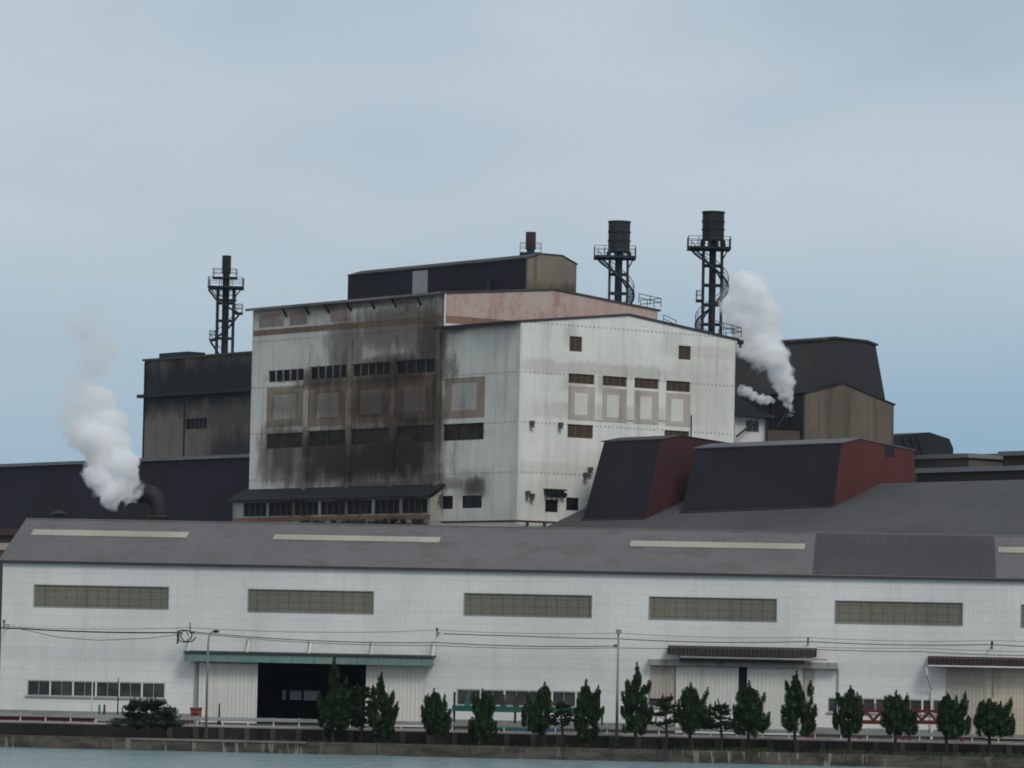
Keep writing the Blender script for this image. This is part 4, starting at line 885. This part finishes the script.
def monitor(name, bl_px, br_px, top, far_top, ridge_far, dm, rm_, notch=None, capmat=None):
    L0 = onroof(*bl_px); R0 = onroof(*br_px); bb = R0.y
    T = [M.on('y', bb, *p) for p in top]            # TL, peak, right
    Lb = L0.y
    # right bottom of the red end lies beyond the ridge
    rx = T[-1].x + .5; rb = Vector((rx, bb, zr - slp * abs(rx - AR) - .5)); lb = Vector((R0.x, bb, R0.z - .35)); lb.x = R0.x
    poly = [lb] + T + [rb]
    # slanted far end like the near one
    far = []
    for i, p in enumerate(poly):
        far.append(Vector((p.x, Lb, p.z)))
    m_ = MB(); m_.ext(poly, (0, .25, 0)); e_ = m_.build('monitor_end_wall', rm_, root=gh); OFF[e_.name] = OFF[gh.name]
    n = len(poly); m_ = MB(); near = [p + Vector((0, .253, 0)) for p in poly]
    tl = M.on('x', T[0].x, *far_top)
    # lean the far end inwards a little
    for i, p in enumerate(far):
        if 0 < i < n - 1: p.y = tl.y
    far[0] = L0 - Vector((0, 0, .35))
    tri = tessellate_polygon([near]); m_.add(near + far, [tuple(t) for t in tri] + [tuple(n + i for i in reversed(t)) for t in tri] + [(i, (i + 1) % n, n + (i + 1) % n, n + i) for i in range(n)])
    m_.build('monitor', dm, root=gh)
    c = capmat or ROOFEDGE
    tp = [T[0] + Vector((-.12, -.12, -.1)), T[1] + Vector((0, -.12, .0))] + [t + Vector((.1, -.12, -.1)) for t in T[2:]]
    m_ = MB(); m_.ext(tp + [p + Vector((0, 0, .12)) for p in reversed(tp)], (0, tl.y - bb + .6, 0)); m_.build('monitor_roof', c, root=gh)
    m_ = MB(); m_.bar(L0 + Vector((-.08, 0, 0)), R0 + Vector((-.08, 0, 0)), .18); m_.build('flashing', paint('dark_flashing', (.03, .03, .035), .7), root=gh)
    if notch:
        q = M.rect('y', bb, *notch); f = MB().box(q[0], q[1], bb - .08, bb - .004, q[2], q[3]).build('window', BLACK, root=gh)
CAP2 = paint('pale_grey_monitor_roof', (.13, .125, .13), .75, var=.1)
monitor('a', (582, 520), (646, 519), (z3(285, 415), z3(350, 405), z3(550, 434)), z3(85, 425), None, DMON, REDW)
monitor('b', (680, 513), z4(175, 512), (z4(200, 336), z4(245, 326), z4(395, 356)), (697, 447.5), None, DMON2, REDW2, notch=(z4(316, 0)[0], z4(340, 0)[0], z4(0, 338)[1], z4(0, 373)[1]), capmat=CAP2)

# ================================================================== RIGHT REAR: CONCRETE HALL WITH MANSARD MONITOR
AB, BB = 55.0, 13.0
sh = M.on('x', AB, *z4(98, 300)); BB = sh.y
g = [M.on('y', BB, *z4(*p)) for p in ((98, 200), (200, 175), (272, 205), (340, 232))]
bh_ = empty('concrete_hall', M, (AB, BB, 0), 'stained beige hall under a dark mansard roof at the right rear', 'hall')
BEI = paint('stained_beige_concrete', (.165, .138, .105), .9, var=.25, streak=.55, rust=.2, lines=(('x', 3.2, 0, .06, .25),)); 
x0, x1 = g[0].x, g[3].x
MB().ext([Vector((x0, BB, 0))] + g + [Vector((x1, BB, 0))], (0, .4, 0)).build('gable_wall', BEI, root=bh_)
MB().ext([Vector((x0 + .02, BB + .403, 0)), g[0] + Vector((.02, .403, -.2)), g[1] + Vector((0, .403, -.2)), g[2] + Vector((0, .403, -.2)), g[3] + Vector((-.02, .403, -.2)), Vector((x1 - .02, BB + .403, 0))], (0, 45, 0)).build('side_walls', paint('dark_brown_side', (.04, .037, .04), .9), root=bh_)
tp = [g[0] + Vector((-.1, -.15, -.1)), g[1] + Vector((0, -.15, 0)), g[2] + Vector((0, -.15, 0)), g[3] + Vector((.2, -.15, -.1))]
MB().ext([p for p in tp] + [p + Vector((0, 0, .16)) for p in reversed(tp)], (0, 46, 0)).build('roof', BLACK, root=bh_)
bm_ = BB + 2.0
T = [M.on('y', bm_, *z4(*p)) for p in ((100, 215), (145, 57), (175, 51), (265, 61), (290, 71), (320, 238))]
MANS = paint('dark_mansard_sheet', (.040, .036, .040), .8, var=.15, lines=(('x', 1.0, 0, .1, .1),)); MANS2 = paint('brown_mansard_side', (.060, .052, .048), .8, var=.15, streak=.2, lines=(('y', 1.0, 0, .1, .1),))
MB().ext(T, (0, .3, 0)).build('mansard_end', MANS, root=bh_); MB().ext([p + Vector((0, .303, 0)) for p in T], (0, 36, 0)).build('mansard_side', MANS2, root=bh_)
tq = [T[1] + Vector((-.2, -.25, 0)), T[2] + Vector((0, -.25, .03)), T[3] + Vector((0, -.25, .03)), T[4] + Vector((.2, -.25, 0))]
MB().ext(tq + [p + Vector((0, 0, .25)) for p in reversed(tq)], (0, 37, 0)).build('mansard_cap', ROOFEDGE, root=bh_)
# block coloured as recess shade, and low brown wall in front of its left side
z8b = z8
c0 = M.on('x', AB - 3, *z4(0, 300)); 
o = empty('brown_wall', M, (AB - 8, BB, 0), 'low streaky brown concrete wall left of the beige hall', 'wall')
pa = M.on('y', BB + 1, 764, 430); pb = M.on('y', BB + 1, 806, 431)
MB().ext([(pa.x, BB + 1, 0), (pb.x - .05, BB + 1, 0), (pb.x - .05, BB + 1, pb.z), (pa.x, BB + 1, pa.z)], (0, .5, 0)).build('wall', paint('streaky_brown_concrete', (.12, .09, .07), .9, var=.3, streak=.6), root=o)
mb = MB(); mb.tube([(pb.x - 5, BB + .8, pb.z + .2), (pb.x - 3.4, BB + .8, pb.z + 2.2), (pb.x - 2.6, BB + .8, pb.z + .4), (pb.x - .6, BB + .8, pb.z + .2)], .12, 6); mb.build('pipe', BLACK, root=o)
o = empty('shaded_recess', M, (AB - 8, BB + 6, 0), 'blue black block coloured as the shaded gap behind the rising steam', 'shed')
pa = M.on('y', BB + 6, 728, 396); pb = M.on('y', BB + 6, 812, 396)
mb = MB(); mb.box(pa.x, pb.x, BB + 6, BB + 14, 0, pa.z); mb.build('body', paint('blue_black_recess_shade', (.014, .017, .022), .7), root=o)  # blue-black colour stands in for the shade of the recess
pz = M.on('y', BB + 6, 768, 402).z; mb = MB()
for i in range(6): mb.box(pa.x + 1 + i * (pb.x - pa.x - 2) / 6, pa.x + 1.5 + i * (pb.x - pa.x - 2) / 6, BB + 5.7, BB + 5.99, 0, pz)
mb.build('ribs', DSTEEL, root=o)
# small white gatehouse beside the gable corner
o = empty('white_hut', M, (40, 3, 0), 'small white building with a dark lean roof by the gable corner', 'hut')
bq = 4.0; a0 = M.on('y', bq, *z8(457, 690)); a1 = M.on('y', bq, *z8(548, 690)); zt = M.on('y', bq, *z8(545, 645)).z; q = M.rect('y', bq, z8(490, 0)[0], z8(529, 0)[0], z8(0, 650)[1], z8(0, 685)[1])
MB().wall(pY(bq), [(a0.x, 0), (a1.x, 0), (a1.x, zt), (a0.x, zt)], [q], .3).build('wall', WHITEP, root=o)
MB().box(a0.x, a1.x, bq + .31, bq + 7, 0, zt - .01).build('body', WHITEP, root=o)
window(pY(bq), q, o, n=2, fr=.1, depth=.15, fmat=GREYP, gmat=GREYGLASS)
MB().ext([(a0.x - 1, bq - 1.2, zt + .02), (a1.x + 1, bq - 1.2, zt + .02), (a1.x - 3, bq - 1.2, zt + 1.2), (a0.x - 1, bq - 1.2, zt + 2.6)], (0, 9, 0)).build('roof', DSTEEL, root=o)
mb = MB(); mb.cyl((a1.x - .2, bq - .5, 0), (a1.x - .2, bq - .5, zt), .16, .16, 8); mb.bar((a0.x - .5, bq - .9, zt - 2.5), (a0.x + 3, bq - .9, zt - .1), .2); mb.build('downpipe', DSTEEL, root=o)

# ================================================================== FAR RIGHT LOW ROOFS
def far_block(name, pts, Y, depth, mat, label, cat, roofmat=None, fr=M):
    """block whose front outline comes from the photo, set at distance Y and given real depth"""
    c = at(pts[0][0], pts[0][1], Y); l = fr.i @ c; P = [fr.on('y', l.y, *p) for p in pts]
    o = empty(name, fr, (P[0].x, l.y, 0), label, cat)
    base = [Vector((P[-1].x, l.y, 0)), Vector((P[0].x, l.y, 0))]
    MB().ext(P + base, (0, depth, 0)).build('wall', mat, root=o)
    if roofmat:
        m_ = MB()
        for i in range(len(P) - 1):
            q = [P[i], P[i + 1]]; m_.ext([q[0] + Vector((-.1, -.5, .02)), q[1] + Vector((.1, -.5, .02)), q[1] + Vector((.1, -.5, .35)), q[0] + Vector((-.1, -.5, .35))], (0, depth + .8, 0))
        m_.build('roof', roofmat, root=o)
    return o, P, l.y
PALER = paint('pale_sheet_roof', (.22, .22, .225), .7, var=.1); TAN = paint('tan_sheet_wall', (.13, .115, .10), .85, var=.2); DBL = paint('blue_black_sheet', (.018, .021, .028), .8, var=.25)
o, P, ly = far_block('dark_shed', [z4(*p) for p in ((335, 318), (438, 308), (492, 326), (503, 352), (503, 372))], 640, 30, DBL, 'blue black shed with a hipped top beyond the red monitor end', 'shed')
mb = MB()
for u_ in (.25, .45, .62): 
    a = P[0].lerp(P[1], u_); mb.bar(a + Vector((0, -.3, -.3)), a + Vector((3, -.3, -6)), .18)
mb.build('brace', DSTEEL, root=o)
o, P, ly = far_block('far_shed', [(900, 458), (1100, 466)], 560, 25, TAN, 'long tan shed with a pale roof edge, lowest in the far right stack', 'shed', PALER)
def far_front(name, xl, xr, yt, c, mat, label, roofmat):   # shed whose long side faces -x of the works grid
    p = M.on('x', c, xl, yt); q = M.on('x', c, xr, yt); o = empty(name, M, (c, q.y, 0), label, 'shed', None)
    MB().box(c, c + 14, min(p.y, q.y), max(p.y, q.y), 0, p.z).build('wall', mat, root=o)
    MB().box(c - .5, c + 14.5, min(p.y, q.y) - .4, max(p.y, q.y) + .4, p.z + .003, p.z + .55).build('roof', roofmat, root=o); return o
far_front('far_shed', 917, 1060, 473.3, 50, paint('brown_grey_sheet_wall', (.045, .04, .04), .85), 'long dark shed with a pale roof line just above the grey hall roof', PALER)
far_front('far_shed', 900, 969, 460, 75, TAN, 'short tan shed left of the gap in the far roof line', PALER)
far_front('far_shed', 969, 996, 459, 82, DBL, 'small black shed between two tan ones on the far roof line', DBL)
far_front('far_shed', 1003, 1100, 456, 78, paint('purple_brown_wall', (.07, .05, .05), .85), 'brown shed with a pale roof at the right edge of the photo', PALER)

# ================================================================== LEFT REAR BUILDINGS
cH = 2.5
p = M.on('x', cH, 247, 457.5); q = M.on('x', cH, -60, 470)
o = empty('dark_hall', M, (cH, p.y, 0), 'long blue black hall behind the left end of the warehouse', 'hall')
DH = paint('blue_black_hall_sheet', (.022, .018, .027), .75, var=.2, streak=.15, lines=(('y', 2.0, 0, .1, .12),))
ya = min(bl + .6, p.y); 
MB().box(cH, cH + 20, bl + .5, q.y, 0, p.z).build('wall', DH, root=o)
MB().box(cH - .4, cH + 20.4, bl + .45, q.y + .4, p.z + .003, p.z + .42).build('roof', paint('grey_parapet_cap', (.19, .19, .2), .7), root=o)
cG = 23.5
tl = M.on('x', cG, *z1(80, 420)); tr = M.on('x', cG, *z1(418, 393)); lg = M.on('x', cG, *z1(80, 531))
o = empty('grey_brown_tower_hall', M, (cG, tl.y, 0), 'grey brown hall with a sooty band below its roof behind the dark hall', 'hall')
w0 = M.rect('x', cG, *[z1(210, 0)[0], z1(278, 0)[0], z1(0, 605)[1], z1(0, 638)[1]])
bz = (tl.z + lg.z) / 2 - .3; mid = (tl.y + tr.y) / 2
GB = paint('sooty_grey_brown_sheet', (.20, .172, .135), .85, var=.2, streak=.2, u='y', stains=[(mid - 3 - tl.y, bz - .9, 30, 3.6, .97), (tr.y + 2 - tl.y, lg.z - 10, 8, 5.5, .85), (tr.y + 2 - tl.y, lg.z - 3, 12, 3.0, .5), (mid - tl.y, lg.z - .5, 30, 1.6, .6)], scol=(.016, .016, .022))
yR = bl - 8
MB().wall(pX(cG), [(yR, 0), (tl.y, 0), (tl.y, tl.z), (yR, tl.z)], [w0], .4).build('wall', GB, root=o)
MB().box(cG + .41, cG + 22, yR + .01, tl.y - .01, 0, tl.z - .02).build('body', GB, root=o)
MB().box(cG - .3, cG + 22.3, yR, tl.y + .3, tl.z + .003, tl.z + .28).build('roof', paint('slate_roof_edge', (.07, .068, .068), .7), root=o)
MB().box(cG - .8, cG - .004, yR, tl.y + .7, lg.z - .3, lg.z + .15).build('ledge', BLACK, root=o)
window(pX(cG), w0, o, n=5, fr=.1, depth=.25, fmat=BLACK, gmat=DARKGLASS, mull=.5)
y_ = M.on('x', cG, *z1(207, 600)).y; MB().box(cG - .1, cG - .004, y_ - .15, y_ + .15, 0, lg.z - .51).build('joint_strip', paint('dark_joint', (.03, .027, .025), .8), root=o)
MB().box(cG - .1, cG - .004, tl.y - .3, tl.y, 0, tl.z - .1).build('corner_strip', BLACK, root=o)
a = M.on('x', cG + 3, *z1(125, 409)); b_ = M.on('x', cG + 3, *z1(215, 402)); MB().box(cG + 3, cG + 6, b_.y, a.y, tl.z + .46, tl.z + 1.3).build('roof_curb', DSTEEL, root=o)

# small brown building at the far left edge
cS = -16.0
p = M.on('x', cS, 14, 530)
o = empty('brown_house', W, (0, 0, 0), 'small red brown roofed building at the left edge behind the warehouse', 'building')
pa = W.on('y', 32, -190, 528.5); pb = W.on('y', 32, 26, 529.0)
RBH = paint('red_brown_house_wall', (.085, .055, .052), .85)
MB().box(pa.x, pb.x, 32.5, 44, 0, pb.z - .6).build('wall', RBH, root=o)
MB().box(pa.x - .5, pb.x + .3, 32, 45, pb.z - .597, pb.z).build('roof', paint('plum_roof', (.07, .045, .047), .8), root=o)
pz0 = W.on('y', 32.4, 5, 543).z; pz1 = W.on('y', 32.4, 5, 550).z
MB().box(pa.x, pb.x - .2, 32.38, 32.495, pz1, pz0).build('cream_band', paint('cream_band_paint', (.40, .33, .27), .8), root=o)

# dark low unit right behind the warehouse ridge
p = W.on('y', RY + 10, 59, 514); mb = MB(); mb.cyl((p.x, RY + 10, 0), (p.x, RY + 10, p.z), .55, .55, 12); mb.cyl((p.x, RY + 10, p.z), (p.x, RY + 10, p.z + .35), .8, .1, 12)
tag(mb.build('vent_pipe', BLACK, W, off=(p.x, RY + 10, 0)), 'black capped vent pipe peeping over the left end of the warehouse ridge', 'vent pipe')

# steam duct with elbow
YD = M.i @ at(158, 515, 470)
c = at(157, 500, 470); base = Vector((c.x, c.y, G)); s_ = 470 / F
P = lambda px, py: at(px, py, 470)
path = [Vector((P(158, 520).x, 470, G)), P(158, 520), P(158.5, 508), P(156.5, 500), P(151.5, 495), P(145, 493.5), P(139, 494)]
root = bpy.data.objects.new('steam_duct', None); COL.objects.link(root); root.location = path[0]; OFF[root.name] = path[0]
tag(root, 'fat black duct with an elbow blowing white steam to the left', 'duct')
MB().tube(path, [1.15, 1.15, 1.1, 1.05, 1.05, 1.05, 1.05], 18).build('pipe', BLACK, root=root, smooth=True)
MB().cyl(P(140.5, 493.9), P(139, 494), 1.25, 1.25, 18).build('flange', DSTEEL, root=root)
MB().cyl(P(158, 517.5), P(158, 515.5), 1.35, 1.35, 18).build('flange', RUSTY, root=root)

# ================================================================== CHIMNEYS
def chimney(px, Y, ytop, ydrum, yplat, ybase, drumw, shaftw, legw, platw, label, mats, turns=((0, 1),), skirt=True, stair=True, extra=(), poff=0):
    c = at(px, ytop, Y); k = Y / F; X = c.x; x_ = lambda w: w * k
    Z = lambda y: at(px, y, Y).z
    root = bpy.data.objects.new('chimney', None); COL.objects.link(root); root.location = (X, Y, G); OFF[root.name] = Vector((X, Y, G)); root.rotation_euler = (0, 0, 0)
    tag(root, label, 'chimney', 'steel chimneys behind the works')
    dm, sm_ = mats; r = x_(drumw) / 2; o = Vector((X, Y, 0)); V = lambda dx, dy, z: Vector((X + dx, Y + dy, z))
    zt, zd, zp, zb = Z(ytop + 1.2), Z(ydrum), Z(yplat), G
    if skirt:
        mb = MB(); mb.cyl(V(0, 0, zd), V(0, 0, zt), r, r, 20, caps=False); mb.cyl(V(0, 0, zd + .02), V(0, 0, zt - .01), r - .12, r - .12, 20, caps=False)
        mb.cyl(V(0, 0, zd - .3), V(0, 0, zd), r * 1.05, r, 20); d = mb.build('drum', dm, root=root, smooth=False); OFF[d.name] = OFF[root.name]
        for q in (.3, .62, .98): MB().cyl(V(0, 0, zd + (zt - zd) * q), V(0, 0, zd + (zt - zd) * q + .18), r + .09, r + .09, 20).build('hoop', dm, root=d)
        mb = MB()
        for i in range(10):
            a = 2 * math.pi * i / 10; mb.bar(V(math.cos(a) * r * 1.0, math.sin(a) * r * 1.0, zd - .25), V(math.cos(a) * r * 1.1, math.sin(a) * r * 1.1, zp), .22)
        mb.build('drum_legs', sm_, root=root)
        MB().cyl(V(0, 0, zb), V(0, 0, zd + .5), x_(shaftw) / 2, x_(shaftw) / 2, 16).build('shaft', sm_, root=root)
    else:
        MB().cyl(V(0, 0, zb), V(0, 0, zd), x_(shaftw) / 2, x_(shaftw) / 2, 16).build('shaft', sm_, root=root)
        mb = MB(); mb.cyl(V(0, 0, zd - .2), V(0, 0, zt), r, r, 16); mb.build('drum', dm, root=root)
    # lattice tower
    L_ = x_(legw) / 2; mb = MB()
    for sx in (-1, 1):
        for sy in (-1, 1): MB().box(X + sx * L_ - .13, X + sx * L_ + .13, Y + sy * L_ - .13, Y + sy * L_ + .13, zb, zp - .01).build('leg', sm_, root=root)
    z = zp - 2.0; k_ = 0
    while z > Z(ybase) - 14:
        for sx in (-1, 1):
            mb.box(X + sx * L_ - .1, X + sx * L_ + .1, Y - L_ + .14, Y + L_ - .14, z - .11, z + .11); mb.box(X - L_ + .14, X + L_ - .14, Y + sx * L_ - .1, Y + sx * L_ + .1, z - .11, z + .11)
        z -= 2.45; k_ += 1
    mb.build('cross_bracing', sm_, root=root)
    # platform and hand rail
    pw = x_(platw) / 2; mb = MB(); po = x_(poff); mb.box(X - pw + po, X + pw + po, Y - pw * .8, Y + pw * .8, zp, zp + .28); pl = mb.build('platform', sm_, root=root); OFF[pl.name] = OFF[root.name]
    z1_ = zp + .285; railing(pl, [V(-pw + .05 + po, -pw * .75, z1_), V(pw - .05 + po, -pw * .75, z1_), V(pw - .05 + po, pw * .75, z1_), V(-pw + .05 + po, pw * .75, z1_), V(-pw + .05 + po, -pw * .75, z1_)], h=1.25, r=.035)
    for sx in (-1, 1): MB().bar(V(sx * (pw - .3) + po, 0, zp), V(sx * L_, 0, zp - 1.3), .12).build('platform_brace', sm_, root=root)
    # small landings
    for (pxl, pxr, yl) in extra:
        a = at(pxl, yl, Y).x; b_ = at(pxr, yl, Y).x; z = Z(yl); m2 = MB(); m2.box(a, b_, Y - 1.2, Y + 1.2, z, z + .2); l2 = m2.build('landing', sm_, root=root); OFF[l2.name] = OFF[root.name]
        railing(l2, [Vector((a + .05, Y - 1.1, z + .2)), Vector((b_ - .05, Y - 1.1, z + .2)), Vector((b_ - .05, Y + 1.1, z + .2)), Vector((a + .05, Y + 1.1, z + .2)), Vector((a + .05, Y - 1.1, z + .2))], h=1.15, r=.04)
    # spiral stair
    if stair:
        mb = MB(); rs = L_ * 1.75; H = 9.5; n_ = 44; zt_ = zp; tot = int(n_ * max(1, (zp - Z(ybase) + 8) / H)); inner = []; outer = []; rail_ = []
        for i in range(tot):
            t = i / n_; a = math.pi + t * 2 * math.pi; z = zt_ - t * H; rr = rs + (pw - rs) * max(0, 1 - i / 9)
            inner.append(V(math.cos(a) * (rr - .75), math.sin(a) * (rr - .75), z)); outer.append(V(math.cos(a) * rr, math.sin(a) * rr, z)); rail_.append(V(math.cos(a) * (rr + .02), math.sin(a) * (rr + .02), z + 1.1))
        mb.tube(outer, .13, 5); mb.tube(inner, .10, 5); mb.tube(rail_, .05, 4); mb.tube([p - Vector((0, 0, .5)) for p in rail_], .035, 4)
        for i in range(0, tot): mb.hull8([inner[i] + Vector((0, 0, -.03)), outer[i] + Vector((0, 0, -.03)), outer[min(i + 1, tot - 1)] + Vector((0, 0, .1)), inner[min(i + 1, tot - 1)] + Vector((0, 0, .1))], [inner[i] + Vector((0, 0, .03)), outer[i] + Vector((0, 0, .03)), outer[min(i + 1, tot - 1)] + Vector((0, 0, .16)), inner[min(i + 1, tot - 1)] + Vector((0, 0, .16))])
        for i in range(0, tot, 4): mb.cyl(outer[i], rail_[i], .035, .035, 4)
        mb.build('spiral_stair', sm_, root=root)
    return root
BD = paint('black_drum_steel', (.018, .020, .022), .7, var=.3, rust=.3, streak=.3, u='x'); BS = paint('black_tower_steel', (.016, .019, .026), .65, var=.2)
BB2 = paint('haze_blue_tower_steel', (.026, .042, .056), .65, var=.2); BD2 = paint('haze_blue_drum_steel', (.026, .034, .040), .7, var=.25, rust=.3)  # blue of the distant haze is mixed into these steel colours
chimney(713.5, 523, 211.5, 238, 250, 333, 22, 7, 18.5, 43, 'tallest chimney, black with a wide drum top, beside the big steam plume', (BD, BS), extra=((696, 703, 302),), poff=-4)
chimney(619.5, 537, 221, 250, 259, 302, 22, 7.5, 18, 42, 'chimney with its tower and drum top tinted haze blue above the pink gable', (BD2, BB2), poff=-4)
chimney(226.8, 582, 254.5, 272, 289, 353, 9, 7, 16, 35, 'slim chimney with zigzag ladders at the left, over the sooty grey hall', (BD, BS), skirt=False, stair=False, extra=((213, 237, 279), (235, 242.5, 314), (209.5, 216, 341), (219, 236, 301)))
chimney(531, 552, 231, 248, 255, 256, 10.2, 8, 14, 22, 'short rust red chimney just showing above the roof monitor', (paint('rust_red_drum', (.060, .036, .032), .8, var=.3), BB2), skirt=False, stair=False)
# zigzag ladders of the slim chimney
ch = [o_ for o_ in COL.objects if o_.name.startswith('chimney') and 'zigzag' in o_.get('label', '')][0]
mb = MB(); Pq = lambda x, y, dy=0: at(x, y, 582) + Vector((0, dy, 0))
for a, b_ in (((209, 290), (219, 303)), ((220, 303), (239, 314)), ((240, 315), (228, 330)), ((228, 330), (212, 342)), ((211, 342), (219, 354)), ((219, 354), (234, 366))):
    for dz in (0, -1.0): 
        mb.bar(Pq(*a, -1.3) - Vector((0, 0, dz)), Pq(*b_, -1.3) - Vector((0, 0, dz)), .2 if dz == 0 else .07)
mb.build('stair', BS, root=ch)

# ================================================================== STEAM
def steam(name, circ, Y, label, dens, noise_s=.35, seed=0, step=1.0, grow=1.12):
    k = Y / F
    pts = [(at(x, y, Y + (dy if dy else 0)), r * k * grow, w) for (x, y, r, w, dy) in [(c + (0,) if len(c) == 4 else c) for c in circ]]
    org = pts[0][0].copy()
    bm = bmesh.new()
    for p, r, w in pts:
        m4 = Matrix.Translation(p - org) @ Matrix.Scale(r * 1.5 + .2, 4)
        bmesh.ops.create_icosphere(bm, subdivisions=2, radius=1, matrix=m4)
    me = bpy.data.meshes.new(name); bm.to_mesh(me); bm.free()
    o = bpy.data.objects.new(name, me); COL.objects.link(o); o.location = org
    md = o.modifiers.new('remesh', 'REMESH'); md.mode = 'VOXEL'; md.voxel_size = max(.35, min(.8, 60 * k / 12))
    n = N(name + '_vapour'); n.coord()
    acc = None
    # warp the coordinates so edges billow
    wn = n.new('ShaderNodeTexNoise'); wn.inputs['Scale'].default_value = noise_s; wn.inputs['Detail'].default_value = 3.5; wn.inputs['Roughness'].default_value = .55; n.l.new(n.c, wn.inputs['Vector'])
    sub = n.new('ShaderNodeVectorMath', operation='SUBTRACT'); n.l.new(wn.outputs['Color'], sub.inputs[0]); sub.inputs[1].default_value = (.5, .5, .5)
    sc = n.new('ShaderNodeVectorMath', operation='SCALE'); n.l.new(sub.outputs[0], sc.inputs[0]); sc.inputs['Scale'].default_value = 3.2 if noise_s < .8 else .9
    ad = n.new('ShaderNodeVectorMath', operation='ADD'); n.l.new(n.c, ad.inputs[0]); n.l.new(sc.outputs[0], ad.inputs[1])
    w2 = n.new('ShaderNodeTexNoise'); w2.inputs['Scale'].default_value = noise_s * 3.2; w2.inputs['Detail'].default_value = 3; n.l.new(n.c, w2.inputs['Vector'])
    s2 = n.new('ShaderNodeVectorMath', operation='SUBTRACT'); n.l.new(w2.outputs['Color'], s2.inputs[0]); s2.inputs[1].default_value = (.5, .5, .5)
    c2 = n.new('ShaderNodeVectorMath', operation='SCALE'); n.l.new(s2.outputs[0], c2.inputs[0]); c2.inputs['Scale'].default_value = 1.3 if noise_s < .8 else .5
    a2 = n.new('ShaderNodeVectorMath', operation='ADD'); n.l.new(ad.outputs[0], a2.inputs[0]); n.l.new(c2.outputs[0], a2.inputs[1]); ad = a2
    for p, r, w in pts:
        d = n.new('ShaderNodeVectorMath', operation='DISTANCE'); n.l.new(ad.outputs[0], d.inputs[0]); d.inputs[1].default_value = p - org
        v = n.mr(n.math('DIVIDE', d.outputs['Value'], r), .78 if w > .3 else .1, 1.12 if w > .3 else 1.3, w, 0.0)
        acc = v if acc is None else n.math('MAXIMUM', acc, n.math('MINIMUM', n.math('ADD', acc, v), 1.0)) if w > .3 else n.math('MAXIMUM', acc, v)
    fn = n.noise(noise_s * 2.4, noise_s * 2.4, noise_s * 2.4, 4, .62, seed)
    dn = n.math('MULTIPLY', acc, n.mr(fn, .30, .62, .12, 1.0))
    pv = n.new('ShaderNodeVolumePrincipled'); pv.inputs['Color'].default_value = (1, 1, 1, 1); pv.inputs['Anisotropy'].default_value = -0.25
    n.l.new(n.math('MULTIPLY', dn, dens), pv.inputs['Density']); n.l.new(pv.outputs[0], n.out.inputs['Volume'])
    try: n.m.cycles.volume_step_rate = step
    except Exception: pass
    me.materials.append(n.m)
    return tag(o, label, 'steam')
steam('steam_plume', [(133.5, 494, 6, 1), (126, 493, 8, 1), (113, 489, 13, 1, -1), (126, 479, 12, 1), (100, 480, 11, 1), (90, 470, 7, .7), (121, 464, 13, 1, -1), (107, 458, 16, 1, 1), (117, 444, 12, .9), (98, 440, 17, .8), (110, 424, 14, .55), (90, 420, 14, .40), (96, 404, 15, .55), (82, 435, 15, .5), (72, 412, 16, .22), (84, 385, 18, .20), (94, 362, 18, .24), (104, 346, 15, .26), (86, 328, 17, .20), (94, 310, 13, .12)], 468, 'white steam plume blowing from the black elbow duct at the left', 3.0, seed=2, grow=1.22)
steam('steam_plume', [(789, 416, 2.2, 1), (788, 407, 4.5, 1), (786, 396, 7, 1), (783, 384, 9, 1), (780, 371, 11, 1), (774, 359, 13, 1, -1), (763, 350, 17, .9), (748, 343, 14, .6), (765, 333, 16, .8, 1), (748, 322, 20, .8), (766, 312, 15, .6), (734, 308, 13, .5), (752, 299, 17, .7, -1), (740, 284, 13, .6), (756, 283, 11, .5), (775, 325, 9, .3), (727, 298, 9, .2)], 506, 'big white steam plume rising in front of the dark mansard hall', 2.4, seed=5)
steam('steam_plume', [(774, 401, 1.6, 1), (768, 400, 3, 1), (761, 399, 3.6, 1), (754, 396, 3.6, .9), (748, 392, 4, .7), (742, 390, 4, .4)], 505, 'small puff of steam drifting left below the big plume', 3.5, noise_s=1.0, seed=7, grow=1.4)

# ================================================================== THE AIR
hz_ = N('thin_sea_air', True); pv = hz_.new('ShaderNodeVolumePrincipled'); pv.inputs['Color'].default_value = (.88, .93, 1, 1); pv.inputs['Density'].default_value = HAZE; pv.inputs['Anisotropy'].default_value = .2
hz_.l.new(pv.outputs[0], hz_.out.inputs['Volume'])
if HAZE > 0:
    mb = MB(); mb.box(-4600, 4600, -3200, 4600, WZ - 5, 62 - G); tag(mb.build('haze', hz_.m, W), kind='stuff', label='thin pale sea haze over the whole harbour front')
